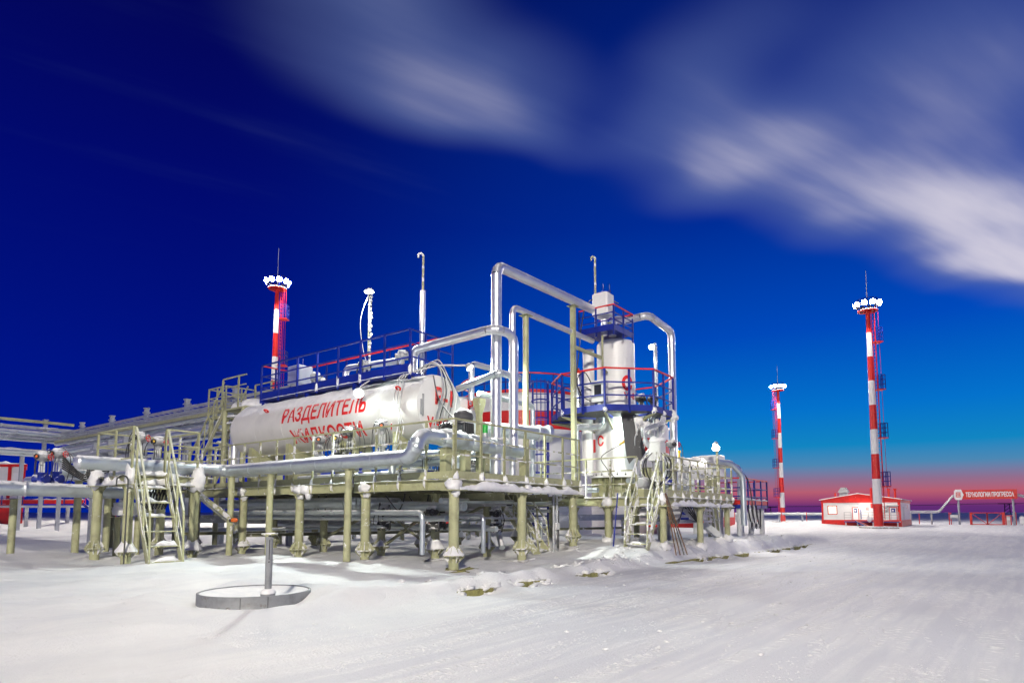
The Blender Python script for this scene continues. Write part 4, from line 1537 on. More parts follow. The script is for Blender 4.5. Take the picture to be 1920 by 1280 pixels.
B().blob((QX, QY, 1.75), (.16, .13, .2), 78, .5).make('snow_clump', 'snow', pb)
stair('olive stair with snowy treads leading up to the tower platform', (QX - .02, 7.72, QD), (16.0, 7.72, .32), .68, 'olive_frosty', 5, 1.15, posts=2)
t = thing('leaning_poles', 'rusty and dark poles leaning against the tower platform corner', 'poles', (17.05, 7.05, .4))
for dx, dy, c in ((.0, 0, 'rust'), (.12, -.05, 'rust'), (.2, -.12, 'dark'), (.3, -.16, 'rust')):
    B().tube([(16.9 + dx * 1.4, 6.92 + dy, .15), (16.92 + dx * .2, 7.22, 1.9)], .018, 7).make('pole', c, t)
t = thing('leaning_poles', 'blue shovel handle standing in the snow left of the tower stair', 'shovel', (15.9, 8.3, .3))
B().tube([(15.85, 8.35, .2), (16.3, 8.4, 1.9)], .02, 8).make('pole', 'blue', t)

# ------------------------------------------------------------------ white tower
CX, CY = 19.5, 10.05
tw = thing('column_vessel', 'white upright vessel tower with red lettering behind the blue platform', 'tower', (CX, CY, QD))
TRu, TRl = .66, .74
b = B()
b.lathe([(.98, 2.52), (.98, 2.58)], (CX, CY, 0), 48)
b.lathe([(TRl, 2.585), (TRl, 4.72)], (CX, CY, 0), 64)
for z in (3.3, 4.0):
    b.lathe([(TRl + .001, z), (TRl + .005, z + .006), (TRl + .005, z + .024), (TRl + .001, z + .03)], (CX, CY, 0), 64)
b.make('lower_shell', 'white', tw)
b = B()
b.lathe([(TRu, 4.72), (TRu, 7.22)], (CX, CY, 0), 64)
b.lathe([(TRu, 7.221), (TRu - .05, 7.3), (TRu - .25, 7.37), (.001, 7.42)], (CX, CY, 0), 64)
for z in (5.6, 6.62):
    b.lathe([(TRu + .001, z), (TRu + .005, z + .006), (TRu + .005, z + .024), (TRu + .001, z + .03)], (CX, CY, 0), 64)
b.make('upper_shell', 'white', tw)
b = B()
b.lathe([(.9, 1.82), (.9, 1.86), (.72, 1.87), (.72, 2.5), (.9, 2.515)], (CX, CY, 0), 36)
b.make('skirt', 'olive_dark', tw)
gm = B().box(-.008, .008, .72, .9, 1.87, 2.5).mesh('gusset', 'olive')
nm = B().lathe([(.03, 2.58), (.03, 2.64), (.018, 2.645), (.018, 2.68)], (0, .88, 0), 6).mesh('anchor_nut', 'dark')
for k in range(20):
    inst('gusset', gm, (CX, CY, 0), tw, rz=math.pi * 2 * k / 20)
    inst('anchor_nut', nm, (CX, CY, 0), tw, rz=math.pi * 2 * (k + .5) / 20)
b = B()
b.tube([(18.72, 10.78, 2.6), (18.72, 10.78, 4.6), (18.8, 10.75, 4.8), (18.8, 10.75, 7.0)], .2, 20)
b.make('side_duct', 'white', tw)


def tower_text(body, size, ang, z, bold, r=TRu, width=1.0):
    vs, fs = slice_text(*text_mesh(body, size, bold, width), .05)
    w = max(u for u, v in vs)
    r += .009
    b = B()
    b.add([(CX + r * math.cos(ang + (u - w / 2) / r), CY + r * math.sin(ang + (u - w / 2) / r), z + v) for u, v in vs], fs)
    return b.make('lettering', 'letter', tw)


A0 = math.atan2(-CY, -CX)        # faces the yard
tower_text('С', .64, A0 + .62, 5.52, .05, width=.95)
tower_text('V=8', .30, A0 + .78, 5.22, .025)
tower_text('С', .42, A0 - 1.1, 5.45, .03)
tower_text('С', .46, A0 - .85, 3.62, .03, TRl)
# octagon platform
oc = thing('tower_platform', 'blue and red eight sided railed platform round the white tower', 'platform', (CX, CY, 4.6))
OV = [(17.45, 11.0), (17.45, 9.4), (18.6, 8.25), (20.2, 8.25), (21.35, 9.4), (21.35, 11.0), (20.2, 12.15), (18.6, 12.15)]
n = 32
ro = [(CX + .78 * math.cos(2 * math.pi * i / n), CY + .78 * math.sin(2 * math.pi * i / n)) for i in range(n)]


def octr(i):
    a = math.atan2(ro[i][1] - CY, ro[i][0] - CX)
    best = None
    for p, q in zip(OV, OV[1:] + OV[:1]):
        dx, dy = math.cos(a), math.sin(a)
        ex, ey = q[0] - p[0], q[1] - p[1]
        den = dx * ey - dy * ex
        if abs(den) < 1e-6:
            continue
        t = ((p[0] - CX) * ey - (p[1] - CY) * ex) / den
        s = ((p[0] - CX) * dy - (p[1] - CY) * dx) / den
        if t > 0 and -1e-4 <= s <= 1.0001:
            best = t
    return (CX + best * math.cos(a), CY + best * math.sin(a))


ou = [octr(i) for i in range(n)]
OZ = 4.62
b = B()
vs = [(*p, OZ) for p in ro] + [(*p, OZ) for p in ou] + [(*p, OZ - .05) for p in ro] + [(*p, OZ - .05) for p in ou]
fs = []
for i in range(n):
    j = (i + 1) % n
    fs += [(i, n + i, n + j, j), (2 * n + j, 3 * n + j, 3 * n + i, 2 * n + i), (n + i, 3 * n + i, 3 * n + j, n + j)]
b.add(vs, fs)
b.make('deck_plate', 'dark', oc)
OR = 5.95
for k in range(8):
    p, q = OV[k], OV[(k + 1) % 8]
    mid = ((p[0] + q[0]) / 2, (p[1] + q[1]) / 2)
    railing(oc, [p, q], OZ, OR + .0015 * k, (5.08, 5.5), [p, mid], 'red', 'blue', 'blue', foot=OZ - .1, size=.06)
    B().bar((*p, OZ + .06), (*q, OZ + .06), .012, .2).make('toe_board', 'blue', oc)
    B().bar((*p, OZ - .09), (CX + (p[0] - CX) * .38, CY + (p[1] - CY) * .38, OZ - .45), .06, .08).make('prop', 'olive', oc)
    B().bar((*p, OZ - .08), (CX + (p[0] - CX) * .4, CY + (p[1] - CY) * .4, OZ - .08), .06, .07).make('prop', 'blue', oc)
for k, (x, y, r) in enumerate(((17.45, 9.4, .09), (18.6, 8.25, .12), (20.2, 8.25, .2), (19.4, 8.25, .1), (20.8, 8.8, .16), (21.35, 9.4, .18), (17.45, 11, .1))):
    B().blob((x, y, OZ + .0), (r * .65, r * .65, r * .8), k + 5, .9).make('snow_clump', 'snow', oc)
B().ridge((20.2, 8.23, OZ - .03), (21.35, 9.38, OZ - .03), .22, .14, 5, .08, .06).make('snow_cap', 'snow', oc)
# head platform
hd = thing('tower_platform', 'small square blue platform with red rails on the tower head', 'platform', (CX, CY, 7.1))
H0, H1, G0, G1 = 18.1, 19.5, 9.38, 10.7
B().box(H0, H1, G0, G1, 7.44, 7.47).make('deck_plate', 'blue', hd)
for k, (p, q) in enumerate((((H0, G1), (H0, G0)), ((H0, G0), (H1, G0)), ((H1, G0), (H1, G1)))):
    railing(hd, [p, q], 7.47, 8.2 + .002 * k, (7.7, 7.95), [p, ((p[0] + q[0]) / 2, (p[1] + q[1]) / 2)], 'red', 'blue', 'blue', foot=7.2, size=.05)
B().box(H0 - .02, H0 - .005, G0, G1, 7.35, 7.55).make('toe_board', 'blue', hd)
B().box(H0, H1, G0 - .02, G0 - .005, 7.35, 7.55).make('toe_board', 'blue', hd)
t = thing('cabinet', 'white insulated box with two blue stubs on the tower head', 'cabinet', (18.35, 9.9, 7.85))
B().cbox(18.1, 18.62, 9.62, 10.2, 7.95, 8.72, .04).make('case', 'white', t)
B().tube([(18.4, 9.9, 7.3), (18.4, 9.9, 7.95)], .11, 16).make('pedestal', 'alu', t)
b = B()
b.lathe([(.1, 0), (.2, .1), (.24, .14)], (18.4, 9.9, 7.82), 16)
b.make('funnel', 'alu', t)
for dy, dz in ((-.15, .35), (.1, .42)):
    B().tube([(18.45, 9.85 + dy, 8.72), (18.45, 9.85 + dy, 8.72 + dz)], .012, 8).make('stub', 'blue', t)
    B().lathe([(.045, 0), (.045, .06)], (18.45, 9.85 + dy, 8.78), 10).make('collar', 'blue', t)
pipe('silver pipe leaving the tower head and dropping down its right side', [(19.0, 9.9, 7.4), (19.0, 9.9, 8.02), (19.6, 9.7, 8.07), (19.6, 8.84, 8.12), (21.6, 8.84, 8.0), (21.6, 8.84, 2.3)], .13, 'alu', R=.26)
pipe('thin olive pipe hooked from the tower head down its shell', [(18.9, 9.75, 7.5), (18.6, 9.75, 7.75), (18.35, 9.95, 7.75), (18.35, 9.95, 6.2), (18.75, 10.0, 6.1)], .035, 'olive', R=.1, cat='pipe')
cb = thing('cable_bundle', 'black cable looping over the tower head and down the slim column', 'cables', (18.2, 10.2, 8.5))
cable(cb, [(18.7, 9.5, 8.4), (18.4, 9.9, 8.62), (18.0, 10.3, 8.4), (17.6, 10.3, 7.6), (17.4, 10.3, 6.6), (17.3, 10.35, 5.6), (17.5, 10.2, 5.0)], .02)
t = thing('cabinet', 'pale control cabinet with a dark window on the tower platform', 'cabinet', (17.7, 9.75, 4.8))
b = B()
b.cbox(17.55, 17.9, 9.5, 9.95, 4.9, 5.6)
b.make('case', 'lightgrey', t)
B().bar((17.545, 9.83, 5.28), (17.545, 9.58, 5.28), .012, .34).make('window', 'glass', t)
B().box(17.68, 17.78, 9.66, 9.78, OZ, 4.9).make('post', 'grey', t)
cable(t, [(17.6, 9.95, 5.5), (17.5, 10.15, 5.9), (17.45, 10.4, 5.7), (17.5, 10.3, 5.2), (17.6, 10.0, 4.95)], .018)
cable(t, [(17.6, 9.95, 5.3), (17.45, 10.2, 5.4), (17.5, 10.35, 4.9), (17.6, 10.0, 4.85)], .016)
pipe('silver stand pipe with an orange cap on the left of the tower platform', [(17.75, 10.55, 4.6), (17.75, 10.55, 5.95)], .13, 'alu')
B().lathe([(.13, 0), (.11, .06), (.05, .1), (.045, .18), (.001, .2)], (17.75, 10.55, 5.95), 16).make('cap', 'orange', [o for o in bpy.data.objects if o.name.startswith('insulated_pipe') and o.get('label', '').startswith('silver stand')][0])
for k, (x, y, h, lab) in enumerate(((18.75, 8.75, .55, 'dark hooded actuator on the front of the tower platform'), (19.35, 8.6, .6, 'black cabled actuator on the right of the tower platform'))):
    actuator(lab, (x, y, OZ), h, (-.8, -.6), 'black', 'dark', 4, 50 + k, None, housing='dark', group='tower platform actuators')
b = B()
# dark sheet hanging down in front of the lower shell
shp = [(18.34, 9.30, 4.62), (18.64, 8.92, 4.6), (18.80, 8.66, 3.3), (18.70, 8.80, 3.02), (18.58, 8.96, 3.1), (18.50, 9.1, 2.92), (18.44, 9.16, 3.12)]
nrm = V((-.8, -.6, 0)) * .02
vs = [V(p) for p in shp] + [V(p) - nrm for p in shp]
k = len(shp)
b.add(vs, [tuple(range(k)), tuple(range(2 * k - 1, k - 1, -1))] + [(i, k + i, k + (i + 1) % k, (i + 1) % k) for i in range(k)])
o = b.make('tarpaulin', 'tarp')
o['label'] = 'dark stiff sheet hanging in front of the lower white tower shell'
o['category'] = 'sheet'
# junction box with thick rimed cables right of the tower
t = thing('junction_box', 'rimed junction box with a tangle of thick snowy cables right of the tower', 'junction box', (18.3, 8.0, QD))
b = B()
b.cbox(18.1, 18.55, 7.85, 8.25, 2.95, 3.55)
b.make('case', 'lightgrey', t)
b = B()
b.blob((18.33, 8.05, 3.58), (.3, .26, .12), 3, .4)
b.make('snow_cap', 'snow', t)
B().tube([(18.3, 8.05, QD), (18.3, 8.05, 2.95)], .07, 10).make('post', 'olive_frosty', t)
B().lathe([(.2, 0), (.22, .1), (.14, .3), (.12, .34)], (18.3, 8.05, 2.3), 14).make('valve_body', 'olive_frosty', t)
for k in range(9):
    a = k * .7
    x, y = 18.3 + .22 * math.cos(a), 8.05 + .22 * math.sin(a)
    cable(t, [(x, y, 3.2), (x + .25 * math.cos(a), y + .25 * math.sin(a), 2.95), (x + .2 * math.cos(a + .5), y + .2 * math.sin(a), 2.5), (18.3 + .1 * math.cos(a), 8.05, 2.1)], .022, 'olive_frosty' if k % 2 else 'black')
for k in range(4):
    o = .1 * k
    cable(t, [(18.2 + o * .5, 8.2, 3.3), (18.0 - o * .3, 8.3, 3.5 + o), (18.2 + o, 8.4, 4.0), (18.9 + o, 8.2, 4.25), (19.2 + o, 8.25, 4.5)], .028, 'galv')
t = thing('cable_bundle', 'white rimed cables and hoses bunched under the tower platform', 'cables', (18.9, 8.7, 4.2))
for k in range(10):
    x = 18.6 + .12 * k
    y = 8.95 - .05 * k
    cable(t, [(x, y, 4.5), (x + random.uniform(-.2, .2), y - .1, 4.1), (x + random.uniform(-.25, .25), y, 3.7), (x + random.uniform(-.1, .1), y + .1, 3.3)], random.uniform(.02, .045), 'galv' if k % 3 else 'snow')
for k in range(5):
    B().blob((18.7 + .24 * k, 8.85 - .1 * k, 4.3 - .1 * (k % 3)), (.16, .14, .2), k + 31, .7).make('snow_clump', 'snow', t)
t = thing('flood_lamp', 'bright lamp under the tower platform lighting the lower white shell', 'lamp', (18.8, 9.18, 4.5))
floodlight(t, (18.82, 9.16, 4.46), (.2, .3, -.9), .24, .18, 'lampcool')
point_light('tower_lamp_light', (18.80, 9.17, 4.3), 55, (.86, 1, .92), .1, t)
pipe('silver elbow pipe coming from under the tower platform left of the shell', [(18.3, 10.0, 4.5), (18.3, 10.0, 4.2), (17.6, 10.6, 4.15), (17.6, 10.6, 2.0)], .11, 'alu_frosty', R=.18)
t = thing('hand_valve', 'brass drain valve sticking out of the lower tower shell', 'valve', (18.6, 9.3, 3.65))
B().tube([(18.82, 9.6, 3.62), (18.55, 9.3, 3.66)], .04, 10).make('valve_body', 'yellow', t)
B().bar((18.6, 9.45, 3.72), (18.5, 9.2, 3.70), .03, .02).make('lever', 'orange', t)
cable(t, [(18.7, 9.5, 3.6), (18.3, 10.0, 3.2), (18.25, 9.8, 2.8), (18.4, 9.6, 2.5)], .014)
# caged access ladder
lad = thing('caged_ladder', 'blue caged ladder climbing to the left edge of the tower platform', 'ladder', (18.2, 12.35, QD))
lx, ly = 18.2, 12.4
ldir = V((-.8, -.6, 0))
lsd = V((.6, -.8, 0))
for e in (-.26, .26):
    c = V((lx, ly, 0)) + lsd * e
    B().bar(c + V((0, 0, .4)), c + V((0, 0, 6.0)), .05, .05).make('side_rail', 'blue', lad)
rm = B()
rm.bar(V((0, 0, 0)) - lsd * .25, lsd * .25, .03, .03)
rm = rm.mesh('rung', 'blue')
for k in range(17):
    inst('rung', rm, (lx, ly, .6 + .31 * k), lad)
for k in range(6):
    z = 2.7 + .64 * k
    pts = [V((lx, ly, z)) + lsd * (.33 * math.cos(a)) + ldir * (.62 * math.sin(a)) for a in np.linspace(0, math.pi, 9)]
    b = B()
    for p, q in zip(pts, pts[1:]):
        b.bar(p, q, .012, .05)
    b.make('cage_hoop', 'blue', lad)
for a in (.5, 1.1, 1.57, 2.0, 2.6):
    c = V((lx, ly, 0)) + lsd * (.33 * math.cos(a)) + ldir * (.62 * math.sin(a))
    B().bar(c + V((0, 0, 2.65)), c + V((0, 0, 6.0)), .03, .012).make('cage_strap', 'blue', lad)

# equipment on the right part of the tower platform
pipe('silver standing pipe stub behind the right railing', [(19.2, 8.3, 1.8), (19.2, 8.3, 3.42)], .11, 'alu')
actuator('grey actuator with a red handwheel above the right railing', (19.9, 8.2, 2.75), 1.1, (-.75, -.66), 'black', 'olive_frosty', 4, 61, 'red')
actuator('small blue bodied actuator low behind the right railing', (20.4, 8.6, 2.3), .8, (-.75, -.66), 'black', 'blue', 3, 62, None)
actuator('small rimed actuator near the end of the right railing', (22.3, 8.6, 2.35), .8, (-.75, -.66), 'black', 'galv', 3, 63, None)
for k, (x, y, lab) in enumerate(((18.0, 8.35, 'left pump block behind the right railing'), (20.9, 9.2, 'middle pump block behind the right railing'), (22.0, 9.0, 'right pump block behind the right railing'))):
    t = thing('pump', 'snowed ' + lab, 'pump', (x, y, QD), 'pump blocks on the tower platform')
    b = B()
    b.lathe([(.12, -.35), (.16, -.34), (.16, .1), (.1, .11), (.1, .3), (.17, .31), (.17, .4)], (x, y, 2.25), 16, axis=(1, 0, 0))
    b.make('motor_body', 'grey', t)
    B().cbox(x - .4, x + .45, y - .16, y + .16, QD, 2.08).make('plinth', 'olive', t)
    B().ridge((x - .35, y, 2.38), (x + .4, y, 2.38), .28, .12, k, .08).make('snow_cap', 'snow', t)
pipe('silver header pipe lying behind the right railing', [(18.0, 8.9, 2.35), (22.9, 8.9, 2.3)], .09, 'alu_frosty', snow=.8)
for k, x in enumerate((18.8, 20.1, 21.4)):
    pipe(['first', 'second', 'third'][k] + ' short silver riser between the pumps behind the right railing', [(x, 8.75, 1.8), (x, 8.75, 2.75 - .1 * k)], .075, 'alu_frosty', group='pump risers')
for k, x in enumerate((18.5, 20.6)):
    support_column(['stubby square olive post behind the left of the right railing', 'stubby square olive post behind the middle of the right railing'][k], x, 8.5, QD, 2.75, .11, 'olive', square=True, group='stub posts')
# deck of pipes on the tower platform's left side
pipe('silver pipe lying along the left side of the tower platform', [(17.3, 12.2, 2.05), (17.3, 9.6, 2.05)], .08, 'alu_frosty', snow=.7)
t = thing('horizontal_vessel', 'small white tank lying behind the right railing with snow on top', 'tank', (23.4, 9.4, 2.4))
B().lathe([(.001, -.1), (.3, -.06), (.42, 0), (.42, 1.9), (.3, 1.98), (.001, 2.02)], (22.6, 9.9, 3.05), 24, axis=(.8, -.6, 0)).make('shell', 'white', t)
B().box(22.7, 24, 9.0, 9.8, 1.6, 2.64).make('saddle', 'lightgrey', t)
sn = B().ridge((22.75, 9.8, 3.36), (24.1, 8.78, 3.36), .55, .2, 8, .1).make('snow_cap', 'snow', t)
B().lathe([(.06, 0), (.06, .2), (.09, .21), (.09, .3)], (23.3, 9.35, 3.45), 12).make('nozzle', 'yellow', t)
t = thing('cabinet', 'white equipment box behind the lamp post at the right end of the railings', 'cabinet', (26.8, 9.3, .4))
B().cbox(26.3, 27.0, 8.75, 9.65, 2.85, 3.78, .03).make('case', 'white', t)
B().box(26.5, 26.9, 9.0, 9.4, .2, 2.85).make('pedestal', 'olive_dark', t)
t = thing('lamp_post', 'rimed post with a warm lamp rising at the right end of the railings', 'lamp post', (24.95, 8.4, .4))
B().tube([(24.95, 8.4, .2), (24.95, 8.4, 4.1)], .05, 10).make('post', 'olive_frosty', t)
floodlight(t, (24.85, 8.42, 4.05), (-.3, .2, -.93), .26, .2, 'strip')
floodlight(t, (24.72, 8.36, 3.9), (-.75, -.5, -.4), .3, .24, 'lamp')
spot_light('end_lamp_light', (24.62, 8.3, 3.85), (-.75, -.45, -.5), 480, (1, .93, .80), t)
t = thing('lamp_post', 'slim snow plastered lamp post with a cool lamp behind the tower, right of its top', 'lamp post', (28.2, 12.4, .4))
B().tube([(28.2, 12.4, .2), (28.2, 12.4, 9.6)], .065, 10).make('post', 'galv', t)
floodlight(t, (28.05, 12.5, 9.4), (-.75, -.5, -.4), .28, .24, 'lampcool')
b = B()
for k in range(26):
    b.blob((28.25, 12.38, 6.4 + .12 * k), (.08, .08, .08), k, .4, 8, 6)
b.make('snow_cap', 'snow', t)
spot_light('rear_lamp_light', (27.95, 12.4, 9.3), (-.75, -.3, -.6), 1200, (.9, 1, .95), t)
pipe('white capped silver pipe curving down past the right end of the railings', [(25.6, 8.6, 3.45), (26.3, 8.3, 3.4), (26.9, 8.0, 2.9), (26.9, 8.0, .8)], .12, 'alu_frosty', R=.4)
cb = thing('cable_bundle', 'black cables arching down past the right end of the railings', 'cables', (27, 8.4, 3.3))
for k in range(2):
    cable(cb, [(26.6, 8.9, 3.5 - .1 * k), (27.2, 8.6, 3.5 - .08 * k), (27.8, 8.2, 3.0), (27.9, 8.0, 2.4), (27.9, 7.9, 1.2)], .025)
pipe('grey double pipe standing under the right railing', [(20.9, 8.9, 1.55), (20.9, 8.9, .2)], .15, 'grey')
pipe('grey standing pipe beside the double one under the right railing', [(21.6, 9.4, 1.55), (21.6, 9.4, .2)], .12, 'grey')
for k, (x, lab) in enumerate(((18.6, 'drooping cables under the left of the right railing'), (20.6, 'drooping cables under the middle of the right railing'))):
    cb = thing('cable_bundle', 'black ' + lab, 'cables', (x, 7.8, 1.5))
    for j in range(4):
        cable(cb, [(x, 7.8 + .1 * j, 1.55), (x + .4, 7.85, 1.2 - .05 * j), (x + .9, 7.9, 1.1 - .04 * j), (x + 1.4, 7.9, 1.55)], .02)
for k in range(3):
    t = thing('cable_tray', ['upper', 'middle', 'lower'][k] + ' rimed cable tray hung under the right railing', 'cable tray', (17.4, 7.8, 1.4), 'trays under the right railing')
    z = 1.42 - .2 * k
    for e in (0, .28):
        B().bar((17.5, 8.0 + e, z), (23.0, 8.0 + e, z), .014, .08).make('side_rail', 'galv', t)
    B().ridge((17.6, 8.14, z), (22.9, 8.14, z), .24, .05, k + 9, .12).make('snow_cap', 'snow', t)
stair('small grey stair under the right end of the railings', (22.6, 9.0, 1.6), (23.4, 7.9, .45), .5, 'galv', 5, .8)
t = thing('siren', 'orange siren low beside the right end legs', 'siren', (21.6, 7.9, 1.0))
B().lathe([(.05, 0), (.06, .03), (.06, .12), (.03, .15)], (21.6, 7.9, 1.02), 12, axis=(-.8, -.6, 0)).make('horn', 'orange', t)
B().tube([(21.7, 7.95, .3), (21.7, 7.95, 1.1)], .03, 8).make('post', 'galv', t)

# blue and red platform at the right end
pc = thing('process_platform', 'blue railed platform with red toe boards beyond the right end of the olive one', 'platform', (32, 9.5, 0))
C0, C1, C2, C3 = 29.6, 34.0, 8.9, 11.5
B().box(C0, C1, C2, C3, 1.62, 1.70).make('deck_plate', 'blue', pc)
CP = [(C0, C3), (C0, C2), (C1, C2), (C1, C3)]
for k, (p, q) in enumerate(zip(CP, CP[1:])):
    m = [(p[0] + (q[0] - p[0]) * t, p[1] + (q[1] - p[1]) * t) for t in (0, .25, .5, .75, 1)]
    railing(pc, [p, q], 1.7, 2.95 + .002 * k, (2.1, 2.5), m, 'red', 'blue', 'blue', foot=1.6, size=.07)
    B().bar((*p, 1.62), (*q, 1.62), .02, .16).make('edge_beam', 'blue', pc)
    B().bar((*p, 1.82), (*q, 1.82), .02, .2).make('toe_board', 'red', pc)
LG = B().tube([(0, 0, -1.4), (0, 0, 1.6)], .13, 12).mesh('leg', 'lightgrey')
for x in (29.9, 31.7, 33.6):
    for y in (9.1, 11.2):
        inst('leg', LG, (x, y, 0), pc)
B().ridge((C0, C2, 1.92), (C1, C2, 1.92), .12, .1, 4, .12).make('snow_cap', 'snow', pc)
pipe('silver upright pipe with black hoses on the blue and red platform', [(31.8, 9.6, .3), (31.8, 9.6, 3.6), (31.0, 10.2, 3.75)], .14, 'alu_frosty', R=.3)
cb = thing('cable_bundle', 'tangled cables hanging at the blue and red platform', 'cables', (31, 8.8, 1.6))
for j in range(6):
    x = 30 + .35 * j
    cable(cb, [(x, 8.85, 1.7), (x + .2, 8.8, 1.1 - .06 * j), (x + .5, 8.8, .6), (x + .7, 8.85, 1.5)], .03, 'black' if j % 2 else 'lightgrey')

# big upright storage tanks at the back
def storage_tank(label, x, y, r, h, seed):
    t = thing('storage_tank', label, 'tank', (x, y, .2))
    b = B().lathe([(r, 0), (r, h)], (x, y, 0), 96)
    for z in np.arange(1.4, h, 1.45):
        b.lathe([(r + .001, z - .03), (r + .012, z - .02), (r + .012, z + .02), (r + .001, z + .03)], (x, y, 0), 96)
    b.make('shell', 'white', t)
    B().lathe([(r + .05, h - .02), (r + .05, h + .06), (r * .5, h + .35), (.01, h + .5)], (x, y, 0), 72).make('roof', 'lightgrey', t)
    B().lathe([(r + .016, h * .76), (r + .016, h * .885)], (x, y, 0), 72).make('red_band', 'red', t)
    rm = None
    b, c = B(), B()
    ps = [V((x + (r - .1) * math.cos(a), y + (r - .1) * math.sin(a), 0)) for a in np.linspace(0, 2 * math.pi, 37)]
    for p, q in zip(ps, ps[1:]):
        b.bar(p + V((0, 0, h + 1.1)), q + V((0, 0, h + 1.1)), .07, .07)
        c.bar(p + V((0, 0, h + .65)), q + V((0, 0, h + .65)), .05, .05)
    o = b.make('railing', 'red', t)
    c.make('mid_rail', 'blue', o)
    pm = B().bar((0, 0, h + .05), (0, 0, h + 1.1), .06, .06).mesh('post', 'blue')
    b = B()
    for p, q in zip(ps, ps[1:]):
        b.bar(p + V((0, 0, h + .18)), q + V((0, 0, h + .18)), .03, .17)
    b.make('toe_board', 'red', t)
    for p in ps[:-1:2]:
        inst('post', pm, p, o)
    return t


storage_tank('big white storage tank with a red band behind the risers, left of the tower', 28.4, 20.4, 3.7, 7.35, 1)
storage_tank('big white storage tank with a red band behind the tower, farther right', 39.4, 19.7, 3.0, 7.0, 2)
# sheds and machinery glimpsed below the deck at the back
for k, (x, y, w, c, lab) in enumerate(((30, 27, 3, 'white', 'white and red skid unit seen below the deck behind the left legs'), (33, 24.5, 2.5, 'white', 'white and red skid unit seen below the deck behind the right legs'), (36, 13.6, 3, 'lightgrey', 'white and red skid unit behind the tower stair'))):
    t = thing('skid_unit', lab, 'machine', (x, y, .3))
    B().cbox(x, x + w, y, y + w, .8, 1.7).make('case', c, t)
    B().box(x - .02, x + w + .02, y - .02, y + w + .02, .45, .79).make('skid_frame', 'red', t)
    B().box(x - .03, x - .004, y + .3, y + .8, .9, 1.5).make('panel', 'blue', t)
    for e in (.3, w - .3):
        B().tube([(x + .3, y + e, 1.7), (x + .3, y + e, 2.3)], .12, 12).make('stub', 'alu', t)
for k, (y, lab) in enumerate(((21.0, 'front dark steel skid beam low behind the deck legs'), (24.0, 'rear dark steel skid beam low behind the deck legs'))):
    t = thing('skid_beam', lab, 'beam', (14, y, 1.0))
    B().ibeam((11.5, y, 1.1), (30, y - 6, 1.1), .3, .25).make('beam', 'galv', t)
    B().ibeam((11.5, y, .55), (30, y - 6, .55), .12, .25).make('beam', 'olive_dark', t)
    for j in range(7):
        x = 11.8 + 3 * j
        B().tube([(x, y - (x - 11.5) * .324, -.2), (x, y - (x - 11.5) * .324, 1.1)], .1, 10).make('leg', 'olive_frosty', t)

# ------------------------------------------------------------------ stair platform at the far end of the tank
sp = thing('stair_landing', 'olive landing at the far end of the catwalk under deep snow', 'landing', (12.4, 21.4, DECK))
SX0, SX1, SY0, SY1 = 11.95, 13.25, 20.9, 22.5
B().box(SX0, SX1, SY0, SY1, 5.1, 5.16).make('deck_plate', 'olive', sp)
for x, y in ((SX0 + .07, SY1 - .1), (SX1 - .07, SY1 - .1), (SX0 + .07, SY0 + .2), (SX1 - .07, SY0 + .2)):
    B().tube([(x, y, DECK), (x, y, 5.1)], .09, 12).make('leg', 'olive', sp)
railing(sp, [(SX0, SY0), (SX0, SY1)], 5.16, 6.3, (5.6, 5.95), [(SX0, SY0 + .5), (SX0, SY1)], 'olive', 'olive', 'olive', foot=5.1)
railing(sp, [(SX1, SY0), (SX1, SY1)], 5.16, 6.3, (5.6, 5.95), [(SX1, SY0 + .5), (SX1, SY1)], 'olive', 'olive', 'olive', foot=5.1)
B().ridge((12.5, SY0 - .2, 5.16), (12.5, SY1 + .1, 5.16), 1.2, .4, 3, .12).make('snow_cap', 'snow', sp)
stair('long olive stair with snow heaped treads climbing to the far end of the catwalk', (12.5, 22.5, 5.12), (12.5, 25.0, 2.3), .95, 'olive', 12, 1.1, posts=4)
t = thing('stair_landing', 'small olive railed landing at the foot of the long stair', 'landing', (12.4, 26.2, DECK))
B().box(11.6, 13.4, 25.0, 27.5, 2.2, 2.26).make('deck_plate', 'olive', t)
for x, y in ((11.7, 25.2), (13.3, 25.2), (11.7, 27.3), (13.3, 27.3)):
    B().tube([(x, y, -.2), (x, y, 2.2)], .1, 12).make('leg', 'olive_dark', t)
railing(t, [(11.6, 25.0), (11.6, 27.5), (13.4, 27.5)], 2.26, 3.45, (2.7, 3.05), [(11.6, 25.02), (11.6, 26.2), (11.6, 27.48), (12.5, 27.5), (13.38, 27.5)], 'olive', 'olive_frosty', 'olive_frosty', foot=2.1)
t = thing('stair_landing', 'high olive railed landing left of the long stair, crossing the pipe rack', 'landing', (13.2, 26, DECK))
B().box(13.0, 14.3, 24.2, 25.6, 5.2, 5.27).make('deck_plate', 'olive', t)
for x, y in ((13.1, 24.3), (14.2, 24.3), (13.1, 25.5), (14.2, 25.5)):
    B().bar((x, y, DECK), (x, y, 5.2), .13, .13).make('leg', 'olive', t)
railing(t, [(14.3, 25.6), (13.0, 25.6), (13.0, 24.2), (14.3, 24.2)], 5.27, 6.45, (5.65, 6.05), [(13.0, 25.58), (13.0, 24.9), (13.0, 24.22), (13.65, 24.2), (14.28, 24.2), (13.65, 25.6)], 'olive', 'olive', 'olive', foot=5.15)
pipe('silver standpipe with snow plates at the far end of the tank', [(12.0, 21.6, 2.12), (12.0, 21.6, 4.5)], .17, 'alu')
for k, z in enumerate((4.55, 4.8)):
    B().cbox(11.75, 12.25, 21.4, 21.8, z, z + .06).make('snow_cap', 'snow', [o for o in bpy.data.objects if o.get('label', '').startswith('silver standpipe')][0])

